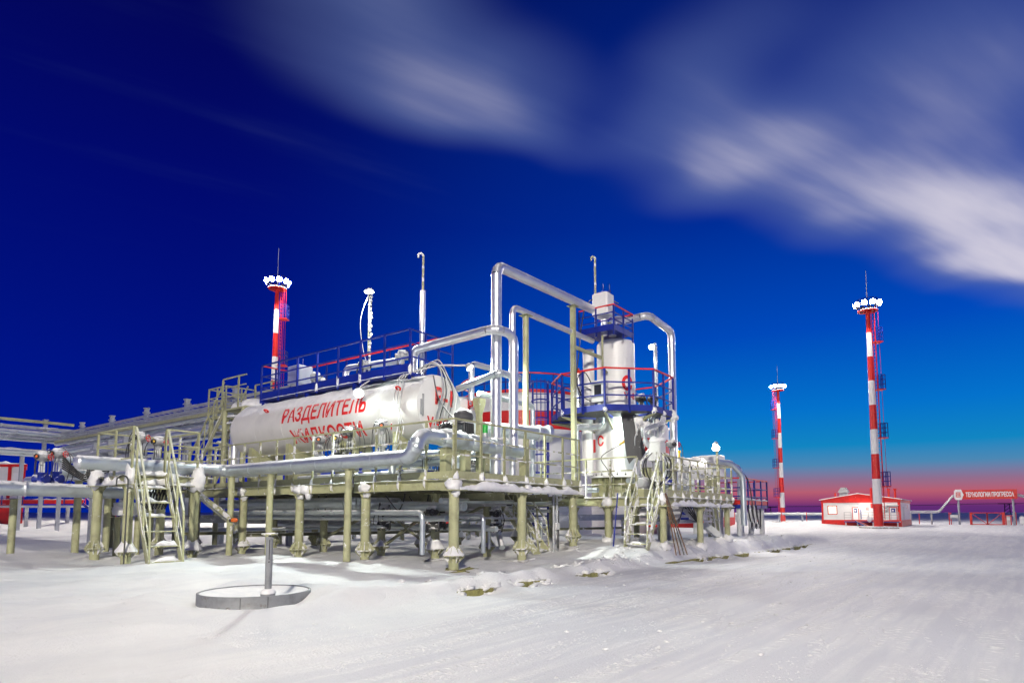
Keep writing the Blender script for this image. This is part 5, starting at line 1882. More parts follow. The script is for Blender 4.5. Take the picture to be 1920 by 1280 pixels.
# ------------------------------------------------------------------ small platform and stair at the left
ps_ = thing('process_platform', 'small olive platform with steep stair at the left, under the front pipe end', 'platform', (6.94, 17.45, 0))
SD = 2.32
for x, y in ((6.94, 17.5), (8.62, 17.5), (6.94, 19.5), (8.62, 19.5)):
    add_leg(ps_, x, y, SD - .25, collar=.30)
b = B()
for p, q in (((6.94, 17.4), (6.94, 19.7)), ((8.62, 17.4), (8.62, 19.7))):
    b.ibeam((*p, SD - .13), (*q, SD - .13), .22, .16)
b.ibeam((7.03, 17.42, SD - .13), (8.53, 17.42, SD - .13), .22, .16)
b.ibeam((7.03, 19.6, SD - .13), (8.53, 19.6, SD - .13), .22, .16)
b.make('edge_beam', 'olive', ps_)
B().box(6.9, 8.66, 17.4, 19.7, SD - .015, SD).make('deck_plate', 'galv', ps_)
railing(ps_, [(6.94, 17.4), (6.94, 19.7)], SD, 3.56, (2.75, 3.15), [(6.94, 17.42), (6.94, 18.5), (6.94, 19.68)], 'olive', 'olive', 'olive', foot=2.1)
railing(ps_, [(6.94, 19.7), (8.62, 19.7), (8.62, 17.4)], SD, 3.56, (2.75, 3.15), [(7.8, 19.7), (8.62, 19.68), (8.62, 18.5), (8.62, 17.42)], 'olive', 'olive', 'olive_frosty', foot=2.1)
railing(ps_, [(7.74, 17.4), (8.62, 17.4)], SD, 3.562, (2.75, 3.15), [(7.74, 17.4)], 'olive', 'olive', 'olive', foot=2.1)
for k, (x, y, r, h) in enumerate(((6.9, 17.36, .13, .26), (8.62, 17.36, .18, .36), (6.88, 19.5, .18, .24), (7.9, 17.36, .13, .15), (6.86, 18.6, .1, .14))):
    B().blob((x, y, SD - .08), (r, r, h), k + 3, .6).make('snow_clump', 'snow', ps_)
B().ridge((7.0, 17.34, SD - .24), (8.6, 17.34, SD - .24), .14, .16, 4, .07, .03).make('snow_cap', 'snow', ps_)
B().ridge((6.86, 17.4, SD - .24), (6.86, 19.6, SD - .24), .14, .16, 7, .07, .03).make('snow_cap', 'snow', ps_)
B().ridge((7.1, 17.6, SD), (8.5, 17.6, SD), .7, .14, 9, .1).make('snow_cap', 'snow', ps_)
st = stair('steep olive stair with snowy treads leading up to the small left platform', (7.36, 17.36, SD), (7.2, 15.86, -.06), .76, 'olive', 6, 1.22, posts=2)
t = thing('grounding_rod', 'dark bent rod standing against the left corner leg', 'rod', (6.85, 17.2, 0))
B().tube([(6.78, 17.2, -.1), (6.78, 17.2, 2.15)] + [(6.78 - .13 + .13 * math.cos(a), 17.2 + .0, 2.15 + .13 * math.sin(a)) for a in np.linspace(.2, 3.0, 7)] + [(6.52, 17.2, 2.0)], .02, 8).make('rod', 'dark', t)
actuator('grey actuator with hanging black cables on the small left platform, left one', (7.55, 18.55, 2.55), 1.08, (-.8, -.6), 'black', 'alu_frosty', 5, 71, 'red')
actuator('grey actuator with a yellow and red dial on the small left platform, right one', (8.05, 18.6, 2.55), 1.0, (-.8, -.6), 'yellow', 'alu_frosty', 4, 72, 'red')
cb = thing('cable_bundle', 'black cables dropping under the small left platform', 'cables', (7.8, 18.3, 2.2))
for k in range(8):
    x = 7.5 + .08 * k
    cable(cb, [(x, 18.1, 2.3), (x + .1, 18.0, 1.7 + .08 * (k % 3)), (x - .05, 17.9, 1.45), (x + .2, 18.0, 2.1)], .017)
# lower left pipe
lp_ = pipe('thick silver pipe entering low from the left edge towards the small platform', [(3.6, 20.4, 2.0), (5.62, 20.4, 1.97), (9.5, 20.4, 1.92)], .19, 'alu_frosty', snow=.6)
B().lathe([(.215, 0), (.215, .05)], (5.5, 20.33, 1.98), 24, axis=(.94, -.3, 0)).make('end_plate', 'alu', lp_)
for k, (x, y, w, top) in enumerate(((7.3, 20.5, .1, 1.74), (7.85, 20.5, .085, 1.2), (8.45, 20.6, .085, 1.2), (7.3, 22.0, .1, 2.3), (8.2, 22.2, .1, 2.3), (5.6, 21.5, .09, 1.7))):
    support_column(['olive column under the low left pipe', 'short olive column right of the low pipe one', 'second short olive column beside the small platform', 'rear olive column behind the low left pipe', 'rear olive column behind the small left platform', 'olive column under the left pipe by the red cabin'][k],
                   x, y, gz(x, y) - .3, top, w, 'olive', group='left pipe columns', cap=.3)
B().blob((8.1, 20.4, 1.45), (.42, .3, .22), 8, .5).make('snow_clump', 'snow', bpy.data.objects['support_column.011'])
actuator('grey actuator with red lever and blue valve on the low left pipe, left one', (5.9, 20.5, 2.12), .95, (-.8, -.6), 'orange', 'blue', 4, 81, 'red')
actuator('tall grey actuator with blue valve on the low left pipe, right one', (6.3, 20.7, 2.12), 1.1, (-.8, -.6), 'orange', 'blue', 5, 82, 'red')
cb = thing('cable_bundle', 'thick black cables looping right of the low left pipe actuators', 'cables', (6.9, 20.6, 2.4))
for k in range(7):
    o = .06 * k
    cable(cb, [(6.4, 20.6, 2.95 - o), (6.7 + o, 20.6, 2.6 - o), (7.1, 20.7, 2.35 + o), (7.5, 20.8, 2.75 - o), (7.7, 20.9, 2.6)], .022)
pipe('short dull silver pipe stub behind the low left pipe actuators', [(6.5, 21.6, 2.9), (7.4, 21.6, 2.9)], .1, 'alu_frosty', snow=.8)
pipe('silver pipe running away behind the left end of the front pipe', [(6.9, 19.2, 2.75), (8.6, 26.5, 2.95)], .13, 'alu_frosty', snow=.7)
pipe('dull silver pipe leading in behind the left actuators', [(7.0, 22.6, 2.55), (8.2, 22.6, 2.6), (8.2, 30, 2.6)], .14, 'alu_frosty', snow=.6)

# ------------------------------------------------------------------ pipe racks
def rack(label, p, q, zs_tray, zs_pipe, w, post_n, ztop, mat='rackgrey', beam=None):
    p, q = V(p), V(q)
    d = (q - p).normalized()
    s = d.cross(V((0, 0, 1)))
    Ln = (q - p).length
    t = thing('pipe_rack', label, 'pipe rack', p)
    up = lambda z: V((0, 0, z))
    for i in range(post_n):
        c = p + d * (Ln * (i + .5) / post_n)
        b = B()
        g = gz(c.x, c.y) - .3
        o = c + s * (w * .25)
        b.ibeam if False else None
        b.bar(o + up(g), o + up(ztop), .17, .19)
        po = b.make('post', mat, t)
        b = B()
        b.box(o.x - .13, o.x + .13, o.y - .13, o.y + .13, ztop, ztop + .04)
        b.box(o.x - .14, o.x + .14, o.y - .14, o.y + .14, ztop - .24, ztop - .18)
        b.make('post_cap', mat, po)
        for z in list(zs_tray)[::2] + list(zs_pipe)[:1]:
            B().bar(c - s * w / 2 + up(z - .1), c + s * w / 2 + up(z - .1), .1, .1).make('cross_arm', mat, t)
    for j, z in enumerate(zs_tray):
        for e in (-.5, .5):
            B().bar(p + s * (w * e) + up(z), q + s * (w * e) + up(z), .03, .13).make('tray_rail', mat, t)
        b = B()
        for i in range(int(Ln / .55)):
            c = p + d * (.55 * i + .2) + up(z - .03)
            b.bar(c - s * w / 2, c + s * w / 2, .05, .03)
        b.make('tray_rungs', mat, t, kind='stuff')
        if j % 2 == 0:
            B().ridge(p + s * (w * -.42) + up(z), q + s * (w * -.42) + up(z), .13, .07, j + 4, .3).make('snow_cap', 'snow', t)
    for j, z in enumerate(zs_pipe):
        o = s * (w * (-.5 + .5 * (j % 3)))
        B().tube([p + o + up(z), q + o + up(z)], .13 - .02 * (j % 2), 12).make('pipe', 'alu_frosty', t)
        if j % 2 == 0:
            B().ridge(p + o + up(z + .11), q + o + up(z + .11), .12, .04, j + 14, .3).make('snow_cap', 'snow', t)
    if beam:
        B().bar(p + up(beam), q + up(beam), .12, .16).make('beam', 'olive', t)
    return t


rk = rack('long grey pipe rack with cable trays running back behind the tank', (14.2, 19.5, 0), (14.2, 45.6, 0), (6.15, 5.95, 5.78), (5.55, 5.35, 5.5), .8, 6, 6.75)
B().bar((13.6, 19.5, 5.62), (13.6, 45.2, 5.62), .06, .14).make('beam', 'olive', rk)
rack('lower grey pipe rack below the long cable tray rack', (13.6, 24, 0), (13.6, 46, 0), (5.02, 4.72), (4.86, 4.6), .6, 7, 5.1)
rack('side pipe rack turning left under an olive rail to the photo edge', (14.6, 45.4, 0), (6.0, 45.4, 0), (6.4, 6.15, 5.75), (6.0, 5.65, 5.8), .7, 3, 6.95, beam=6.8)
rack('lower side pipe rack under the olive railed one at the left', (13.2, 45.0, 0), (6.0, 45.0, 0), (5.0,), (4.9, 4.75), .5, 3, 5.05)
t = thing('brace_rod', 'pale diagonal brace rod on the left pipe rack', 'brace', (10.6, 44.8, 5))
B().bar((9.6, 44.6, 4.6), (11.6, 44.6, 6.1), .06, .06).make('rod', 'galv', t)
# smaller olive walkways left of the big platform
t = thing('low_walkway', 'rimed olive walkway with rails left of the tank end', 'walkway', (11.0, 23, DECK))
B().box(9.3, 11.4, 22.3, 25.5, 2.05, 2.12).make('deck_plate', 'olive', t)
railing(t, [(9.3, 22.3), (9.3, 25.5)], 2.12, 3.4, (2.6, 3.0), [(9.3, 22.32 + .8 * k) for k in range(5)], 'olive', 'olive_frosty', 'olive_frosty', foot=1.95)
railing(t, [(9.3, 22.3), (11.4, 22.3)], 2.12, 3.402, (2.6, 3.0), [(10.0, 22.3), (10.7, 22.3), (11.38, 22.3)], 'olive', 'olive_frosty', 'olive_frosty', foot=1.95)
for x, y in ((9.5, 22.5), (11.2, 22.5), (9.5, 25.3)):
    B().tube([(x, y, -.3), (x, y, 2.05)], .1, 12).make('leg', 'olive_dark', t)
for k, (y, lab) in enumerate(((20.2, 'first'), (21.2, 'second'), (23.6, 'third'))):
    actuator('rimed grey valve actuator in the ' + lab + ' place behind the left stair rails', (9.3 + .5 * k, y, 2.1), .8, (-.8, -.6), 'black', 'galv', 3, 90 + k, None)
rack('low rimed cable rack behind the small left platform', (9.0, 21.5, 0), (9.1, 27, 0), (3.5, 3.2), (2.6, 2.9), .5, 4, 3.9)

# ------------------------------------------------------------------ red and white cabin at the left edge
lc = thing('cabin', 'red and white cabin cut by the left edge of the photo', 'cabin', (16, 60, 0))
lcR = (16.6, 61.3)
ldv = V((-.6, .8, 0))     # along its front, to the left
P0 = V((*lcR, 0))
fo = P0.normalized()
def lbox(u0, u1, d0, d1, z0, z1):
    b = B()
    c = [P0 + ldv * u0 + fo * d0, P0 + ldv * u1 + fo * d0, P0 + ldv * u1 + fo * d1, P0 + ldv * u0 + fo * d1]
    return b.add([p + V((0, 0, z0)) for p in c] + [p + V((0, 0, z1)) for p in c], [(0, 1, 2, 3), (7, 6, 5, 4), (0, 4, 5, 1), (1, 5, 6, 2), (2, 6, 7, 3), (3, 7, 4, 0)])
lbox(0, 6, 0, 5, -.3, 2.0).make('plinth', 'red', lc)
lbox(.05, 5.95, .05, 4.95, 2.0, 5.0).make('wall', 'white', lc)
lbox(-.1, 6.1, -.15, 5.15, 5.0, 5.2).make('roof', 'red', lc)
B().ridge(P0 + V((0, 0, 5.2)), P0 + ldv * 6 + V((0, 0, 5.2)), .5, .2, 3, .3).make('snow_cap', 'snow', lc)
for u in (0, 1.15, 2.4):
    lbox(u, u + .28, -.03, .04, 2.0, 4.99).make('trim', 'red', lc)
lbox(.3, 1.14, -.028, .04, 2.95, 3.1).make('trim', 'red', lc)
lbox(.35, 1.05, -.02, .04, 3.5, 4.5).make('panel', 'signwhite', lc)
for u in (.55, 1.0):
    p = P0 + ldv * u - fo * 1.0 + V((0, 0, 3.1))
    B().lathe([(.1, -.12), (.16, -.1), (.16, .1), (.1, .12)], p, 12, axis=(-.8, -.6, 0)).make('wall_lamp', 'dark', lc)
lw = thing('low_walkway', 'blue railed walkway with red toe boards in front of the left cabin', 'walkway', (17, 56, 0))
W0 = V((13.6, 58.6, 0))
W1 = V((18.3, 53.0, 0))
B().bar(W0 + V((0, 0, 1.78)), W1 + V((0, 0, 1.78)), .9, .16).make('deck_plate', 'lightgrey', lw)
wd = (W1 - W0).normalized()
for k in range(5):
    p, q = W0.lerp(W1, k / 5), W0.lerp(W1, (k + 1) / 5)
    nrm = V((-.8, -.6, 0)) * .45
    B().bar(p + nrm + wd * .06 + V((0, 0, 2.12)), q + nrm - wd * .06 + V((0, 0, 2.12)), .03, .3).make('toe_board', 'red', lw)
    B().bar(p + nrm + V((0, 0, 1.9)), p + nrm + V((0, 0, 3.1)), .06, .06).make('post', 'blue', lw)
    for z in (2.35, 2.7, 3.08):
        B().bar(p + nrm + V((0, 0, z)), q + nrm + V((0, 0, z)), .05, .05).make('rail', 'blue', lw)
    if k % 2 == 0:
        B().bar(p + V((0, 0, -.3)), p + V((0, 0, 1.72)), .2, .2).make('leg', 'lightgrey', lw)
    B().ridge(p + nrm + V((0, 0, 2.27)), q + nrm + V((0, 0, 2.27)), .2, .1, k, .2).make('snow_cap', 'snow', lw)
stair('blue and red stair going down at the right end of the left walkway', (18.3, 53.0, 2.0), (19.4, 50.6, .2), 1.0, 'blue', 7, 1.1, mrail='red', snow=False)

# ------------------------------------------------------------------ round drum with a slotted post in the foreground
dr = thing('marker_post', 'grey slotted steel post standing in a round grey drum half filled with snow', 'marker post', (DISC[0], DISC[1], 0))
rd = .80
b = B()
b.lathe([(rd, -.25), (rd, .175), (rd - .02, .182), (rd - .035, .175), (rd - .035, .02), (rd - .05, .02)], (*DISC, 0), 72)
b.make('drum', 'slate', dr)
for a in (-2.35, -1.9):
    c = V((DISC[0] + (rd + .002) * math.cos(a), DISC[1] + (rd + .002) * math.sin(a), 0))
    B().bar(c + V((0, 0, -.2)), c + V((0, 0, .17)), .006, .006).make('weld_seam', 'dark', dr)
vs, fs = [], []
nr, na = 14, 56
for i in range(nr + 1):
    for j in range(na):
        a = 2 * math.pi * j / na
        r = (rd - .036) * i / nr
        x, y = DISC[0] + r * math.cos(a), DISC[1] + r * math.sin(a)
        vs.append((x, y, .09 + .075 * (i / nr) ** 3 + .05 * mnoise.noise(V((x * 1.6, y * 1.6, 3))) * (1 - (i / nr) ** 6)))
for i in range(nr):
    for j in range(na):
        fs.append((i * na + j, (i + 1) * na + j, (i + 1) * na + (j + 1) % na, i * na + (j + 1) % na))
b = B()
b.add(vs, fs, True)
b.make('snow_fill', 'snow', dr)
qx, qy = 5.13, 8.19
b = B()
b.tube([(qx, qy, .1), (qx, qy, 1.0)], .048, 20)
b.make('post', 'slate', dr)
b = B()
b.lathe([(.085, .13), (.1, .16), (.1, .2), (.07, .22), (.055, .235)], (qx, qy, 0), 20)
b.make('collar', 'slate', dr)
b = B()
b.lathe([(.1, .2), (.11, .215), (.08, .26), (.05, .27)], (qx, qy, 0), 16)
b.make('snow_cap', 'snow', dr)
fd = V((-qx, -qy, 0)).normalized()
B().bar((qx + fd.x * .046, qy + fd.y * .046, .68), (qx + fd.x * .046, qy + fd.y * .046, .96), .012, .008, up=fd).make('slot', 'black', dr)
B().lathe([(.011, 0), (.011, .006)], (qx + fd.x * .046, qy + fd.y * .046, .65), 10, axis=fd).make('slot', 'black', dr)
b = B()
b.lathe([(.05, .965), (.056, .97), (.056, .995), (.05, 1.0)], (qx, qy, 0), 20)
b.make('top_ring', 'slate', dr)
b = B()
b.lathe([(.11, 1.03), (.115, 1.04), (.11, 1.052), (.02, 1.06)], (qx, qy, 0), 20)
b.make('cap_plate', 'olive_frosty', dr)
B().tube([(qx, qy, 1.0), (qx, qy, 1.03)], .02, 8).make('cap_stem', 'slate', dr)

# ------------------------------------------------------------------ flood masts
def mast():
    t = thing('flood_mast', 'red and white banded flood mast', 'flood mast', (0, 0, 0), 'flood masts')
    n, h = 9, 2.12
    rr = lambda z: .37 - .0105 * z
    for i in range(n):
        B().tube([(0, 0, i * h), (0, 0, (i + 1) * h)], [rr(i * h), rr((i + 1) * h)], 20, cap=(i in (0, n - 1))).make('mast_section', 'white' if i % 2 else 'red', t)
    B().cbox(-1.1, 1.1, -1.1, 1.1, -.6, .22, .06).make('footing', 'concrete', t)
    # ladder
    b = B()
    for e in (-.2, .2):
        b.bar((.44, e, .8), (.40, e, 19.0), .045, .045)
    l = b.make('ladder', 'red', t)
    b = B()
    for k in range(58):
        b.bar((.43, -.2, 1 + .31 * k), (.43, .2, 1 + .31 * k), .025, .025)
    b.make('rungs', 'red', l, kind='stuff')
    b = B()
    for e in (-.25, .25):
        b.bar((.75, e, 3), (.72, e, 19.0), .022, .022)
    b.make('cage_strap', 'red', l)
    for z in (3.54, 7.7, 11.9, 16.07):
        b = B()
        b.box(.36, 1.02, -.36, .36, z, z + .08)
        c = b.make('rest_platform', 'red', t)
        b = B()
        for x, y in ((1.0, -.34), (1.0, 0), (1.0, .34), (.42, -.34), (.42, .34), (.7, .34), (.7, -.34)):
            b.bar((x, y, z + .08), (x, y, z + 1.3), .045, .045)
        for zz in (z + .5, z + .9, z + 1.3):
            b.bar((.42, -.34, zz), (1.0, -.34, zz), .045, .045)
            b.bar((.42, .34, zz), (1.0, .34, zz), .045, .045)
            b.bar((1.0, -.34, zz), (1.0, .34, zz), .045, .045)
        b.make('rest_rail', 'blue', c)
    b = B()
    b.lathe([(.62, 0), (.80, 0), (.80, .08), (.62, .08), (.62, 0)], (0, 0, 18.85), 24)
    hf = b.make('head_frame', 'red', t)
    b = B()
    for k in range(6):
        a = k * math.pi / 3
        b.bar((.18 * math.cos(a), .18 * math.sin(a), 18.9), (.7 * math.cos(a), .7 * math.sin(a), 18.9), .06, .06)
        b.bar((.78 * math.cos(a), .78 * math.sin(a), 18.9), (.78 * math.cos(a), .78 * math.sin(a), 19.9), .04, .04)
    ps = [V((.78 * math.cos(a), .78 * math.sin(a), 19.9)) for a in np.linspace(0, 2 * math.pi, 25)]
    for p, q in zip(ps, ps[1:]):
        b.bar(p, q, .04, .04)
    b.make('head_rail', 'blue', hf)
    for k in range(10):
        a = 2 * math.pi * k / 10 + .2
        d = V((math.cos(a), math.sin(a), 0))
        floodlight(t, d * 1.02 + V((0, 0, 19.42)), d + V((0, 0, -.6)), .46, .44, 'lamp')
    B().tube([(0, 0, 19.08), (0, 0, 22.6)], [.05, .015], 8).make('lightning_rod', 'lightgrey', t)
    return t


MAST_POWER = (1500, 5000, 4600, 13800)
m0 = mast()
m0.location = (61.21, 7.05, -.05)
m0.rotation_euler = (0, 0, math.atan2(-.8, .6))
m0['label'] = 'tallest looking red and white flood mast, standing in front of the right cabin'
MASTS = [m0,
         dup(m0, (93.84, 22.55, -.1), 'smallest looking red and white flood mast, between the plant and the right cabin', math.atan2(.8, -.6)),
         dup(m0, (30.66, 49.1, 2.25), 'red and white flood mast rising behind the left end of the catwalk', math.atan2(-.8, .6))]
b = B()
b.cbox(29.2, 32.1, 47.6, 50.6, -.4, 2.05, .1)
o = b.make('mast_foundation', 'concrete')
o['label'] = 'raised concrete block under the mast behind the catwalk'
o['category'] = 'foundation'
# an unseen extra mast, added behind the camera to light the yard
MASTS.append(dup(m0, (-24, -16, 0), 'added red and white flood mast behind the photographer, out of view, lighting the yard', 1.0))
for m, pw in zip(MASTS, MAST_POWER):
    lm = emitter('mast lamp glass', (1, .925, .80), pw)      # the lamps themselves light the yard
    for fl in m.children:
        if fl.name.startswith('floodlight'):
            for ln in fl.children:
                ln.material_slots[0].link = 'OBJECT'
                ln.material_slots[0].material = lm

# ------------------------------------------------------------------ cabin on the right
cb_ = thing('cabin', 'long red and white gabled cabin with two blue signed doors behind the right mast', 'cabin', (69.3, 9.5, 0))
XF, Y1c, Y0c, XB = 69.3, 12.9, 6.15, 79.6
B().box(XF - .06, XB, Y0c - .06, Y1c + .06, -.5, .62).make('plinth', 'red', cb_)
B().box(XF, XB - .1, Y0c, Y1c, .62, 2.42).make('wall', 'white', cb_)
gy = 9.62
b = B()
b.add([(XF - .05, Y0c - .05, 2.3), (XF - .05, Y1c + .05, 2.3), (XF - .05, Y1c + .05, 2.58), (XF - .05, gy, 3.15), (XF - .05, Y0c - .05, 2.58),
       (XB, Y0c - .05, 2.3), (XB, Y1c + .05, 2.3), (XB, Y1c + .05, 2.58), (XB, gy, 3.15), (XB, Y0c - .05, 2.58)],
      [(0, 4, 3, 2, 1), (5, 6, 7, 8, 9), (0, 1, 6, 5), (1, 2, 7, 6), (0, 5, 9, 4)])
b.make('gable', 'red', cb_)
b = B()
for ya, yb in ((Y1c + .2, gy), (gy, Y0c - .2)):
    za, zb = (2.55, 3.16) if ya > gy else (3.16, 2.55)
    b.add([(XF - .2, ya, za), (XF - .2, yb, zb), (XB + .2, yb, zb), (XB + .2, ya, za), (XF - .2, ya, za + .07), (XF - .2, yb, zb + .07), (XB + .2, yb, zb + .07), (XB + .2, ya, za + .07)],
          [(0, 1, 2, 3), (7, 6, 5, 4), (0, 4, 5, 1), (1, 5, 6, 2), (2, 6, 7, 3), (3, 7, 4, 0)])
b.make('roof', 'snow', cb_)
for y0, y1 in ((Y0c - .03, Y0c + .2), (Y1c - .14, Y1c + .03)):
    B().box(XF - .03, XF + .05, y0, y1, .62, 2.3).make('trim', 'red', cb_)


def cwin(y0, y1, z0, z1, name, mat, parent, d=.0):
    return B().box(XF - .03 - d, XF + .02, min(y0, y1), max(y0, y1), z0, z1).make(name, mat, parent)


w = cwin(12.36, 11.5, 1.15, 2.02, 'window', 'red', cb_)
cwin(12.28, 11.58, 1.22, 1.95, 'pane', 'window', w, .006)
cwin(11.95, 11.91, 1.22, 1.95, 'mullion', 'signwhite', w, .012)
for y0, y1 in ((10.19, 9.6), (7.07, 6.40)):
    w = cwin(y0, y1, .62, 1.86, 'door', 'red', cb_)
    cwin(y0 - .06, y1 + .06, .64, 1.80, 'door_leaf', 'signwhite', w, .006)
    cwin(y0 - .19, y1 + .17, 1.32, 1.72, 'door_sign', 'blue', w, .012)
    c = V((XF - .05, (y0 + y1) / 2 + .01, 1.55))
    B().lathe([(.075, 0), (.07, .01)], c, 12, axis=(-1, 0, 0)).make('sign_mark', 'signwhite', w)
    B().box(XF - .052, XF - .046, c.y - .03, c.y + .03, 1.38, 1.5).make('sign_mark', 'signwhite', w)
    B().bar((XF - .35, y0 + .15, 2.0), (XF - .35, y1 - .15, 2.0), .7, .05).make('canopy', 'lightgrey', w)
w = cwin(9.03, 8.78, 1.55, 1.85, 'wall_sign', 'red', cb_)
cwin(9.0, 8.81, 1.58, 1.82, 'sign_face', 'signwhite', w, .006)
cwin(8.97, 8.84, 1.63, 1.77, 'sign_mark', 'red', w, .012)
b = B()
b.tube([(XF - .22, 8.45, 1.75), (XF - .22, 8.45, 3.7)], .11, 14)
f = b.make('flue', 'red', cb_)
B().lathe([(.125, 2.2), (.125, 2.25)], (XF - .22, 8.45, 0), 14).make('flue_band', 'signwhite', f)
for y in (7.0, 6.45):
    b = B()
    b.lathe([(.1, 2.6), (.1, 3.55), (.17, 3.65), (.17, 3.7)], (XF + 3.2, y + .35, 0), 12)
    b.make('flue', 'red', cb_)
b = B()
b.box(70.5, 71.2, 10.75, 11.45, 2.95, 3.35)
b.add([(70.4, 10.6, 3.35), (71.3, 10.6, 3.35), (71.3, 11.6, 3.35), (70.4, 11.6, 3.35), (70.6, 10.85, 3.85), (71.1, 10.85, 3.85), (71.1, 11.3, 3.85), (70.6, 11.3, 3.85)],
      [(3, 2, 1, 0), (4, 5, 6, 7), (0, 1, 5, 4), (1, 2, 6, 5), (2, 3, 7, 6), (3, 0, 4, 7)])
b.make('roof_vent', 'grey', cb_)
B().box(70.5, 70.8, 11.75, 11.9, 2.7, 3.3).make('flue', 'red', cb_)
for k in range(2):
    c = V((XF - .12, 7.35 + .02 * k, 1.85 - .35 * k))
    B().lathe([(.12, -.1), (.17, 0), (.12, .1)], c, 12, axis=(-1, 0, 0)).make('wall_fan', 'grey', cb_)
floodlight(cb_, (XF - .3, 9.42, 1.86), (-.8, -.3, -.35), .30, .26, 'lamp', name='wall_lamp')
point_light('cabin_lamp_light', (XF - 1.1, 9.3, 1.8), 60, (1, .92, .8), .12, cb_)
B().bar((XF - .1, 9.42, .7), (XF - .1, 9.42, 1.75), .06, .06).make('lamp_stem', 'blue', cb_)
# side wall door, panel, letters
B().box(71.5, 72.9, Y0c - .03, Y0c + .01, .66, 1.9).make('door', 'lightgrey', cb_)
B().box(XB - 4.2, XB - 1.5, Y0c - .03, Y0c + .01, 1.7, 2.2).make('wall_sign', 'signwhite', cb_)
flat_text('НПС', .42, (XB - 4.0, Y0c - .036, 1.78), (1, 0, 0), (0, 0, 1), 'letter', cb_, bold=.02)
B().box(XF, XF + .22, Y0c - .03, Y0c + .02, .62, 2.3).make('trim', 'red', cb_)
# porch along the front
pr = thing('porch', 'railed steel porch with a red and blue edge along the right cabin front', 'porch', (68.8, 8.4, 0))
B().box(68.0, 69.2, 6.15, 10.72, .42, .5).make('deck_plate', 'lightgrey', pr)
B().box(67.97, 67.99, 6.15, 10.72, .40, .48).make('edge_beam', 'blue', pr)
B().box(67.97, 67.99, 6.15, 10.72, .50, .62).make('toe_board', 'red', pr)
pm = B().bar((0, 0, .5), (0, 0, 1.35), .04, .04).mesh('post', 'grey')
b = B()
for z in (.85, 1.1, 1.35):
    b.bar((68.0, 6.15, z), (68.0, 9.3, z), .035, .035)
    b.bar((68.0, 10.1, z), (68.0, 10.72, z), .035, .035)
    b.bar((68.0, 10.72, z), (69.2, 10.72, z), .035, .035)
r_ = b.make('railing', 'grey', pr)
for y in (6.17, 6.8, 7.4, 8.0, 8.65, 9.3, 10.1, 10.7):
    inst('post', pm, (68.0, y, 0), r_)
for y in (6.3, 8.3, 9.6, 10.6):
    B().bar((68.1, y, -.3), (68.1, y, .42), .1, .1).make('leg', 'lightgrey', pr)
st = thing('steel_stair', 'short red and blue stair slanting down from the right cabin porch', 'stair', (67, 9.2, 0))
for e in (0, .7):
    B().bar((67.9, 9.55 + e * .3, .5), (66.6 - e * .2, 8.3 + e * .3, -.1), .04, .16).make('stringer', 'red' if e == 0 else 'blue', st)
for k in range(3):
    c = V((67.9, 9.65, .5)).lerp(V((66.5, 8.4, -.1)), (k + .7) / 3.4)
    B().bar(c + V((-.05, .1, 0)), c + V((.3, .1, 0)), .22, .03).make('tread', 'lightgrey', st)
B().blob((67.4, 8.5, .7), (.25, .25, .25), 3, .5).make('snow_clump', 'snow', pr)

# ------------------------------------------------------------------ gate with the sign board
GX = 85.0
sg = thing('sign_board', 'long red sign board with white lettering over the gate at the right', 'sign', (GX, 0, 0))
B().box(GX, GX + .2, -3.1, 1.62, 2.78, 3.80).make('board', 'red', sg)
b = B()
hx = [(2.22, 2.72), (1.72, 2.72), (1.5, 3.28), (1.72, 3.86), (2.22, 3.86), (2.36, 3.7), (2.36, 2.88)]
k = len(hx)
b.add([(GX - .06, y, z) for y, z in hx] + [(GX + .22, y, z) for y, z in hx], [tuple(range(k)), tuple(range(2 * k - 1, k - 1, -1))] + [(i, k + i, k + (i + 1) % k, (i + 1) % k) for i in range(k)])
bd = b.make('badge', 'signwhite', sg)
B().box(GX - .075, GX - .065, 1.78, 2.2, 3.02, 3.56).make('badge_mark', 'red', bd)
B().box(GX - .083, GX - .078, 1.84, 2.14, 3.10, 3.48).make('badge_mark', 'signwhite', bd)
for y0, y1, z0, z1 in ((2.08, 2.12, 3.14, 3.44), (1.96, 2.04, 3.14, 3.44), (1.86, 1.93, 3.14, 3.44)):
    B().box(GX - .091, GX - .086, y0, y1, z0, z1).make('badge_mark', 'red', bd)
flat_text('ТЕХНОЛОГИИ ПРОГРЕССА', .66, (GX - .012, 1.32, 3.06), (0, -1, 0), (0, 0, 1), 'signwhite', sg, bold=.04, length=4.15)
for y in (2.02, -2.72):
    B().tube([(GX + .35, y, -.3), (GX + .35, y, 2.9)], .10, 14).make('post', 'rackgrey', sg)
gt = thing('gate', 'red framed double leaf gate below the sign board', 'gate', (GX, 0, 0))
for ya, yb in ((.92, -.42), (-.46, -1.75)):
    b = B()
    for p, q in (((ya, 0), (ya, 1.32)), ((yb, 0), (yb, 1.32)), ((ya, .04), (yb, .04)), ((ya, 1.30), (yb, 1.30))):
        b.bar((GX + .5, *p), (GX + .5, *q), .1, .1)
    lf = b.make('gate_leaf', 'red', gt)
    e = (ya, 1.28, yb, .06) if ya > 0 else (yb, 1.28, ya, .06)
    B().bar((GX + .5, e[0], e[1]), (GX + .5, e[2], e[3]), .06, .06).make('brace', 'red', lf)
for y in (1.0, -1.85):
    B().bar((GX + .5, y, -.2), (GX + .5, y, 1.36), .2, .2).make('post', 'red', gt)
wk = thing('gate', 'narrow red wicket gate right of the double gate', 'gate', (GX + .5, -2.2, 0))
b = B()
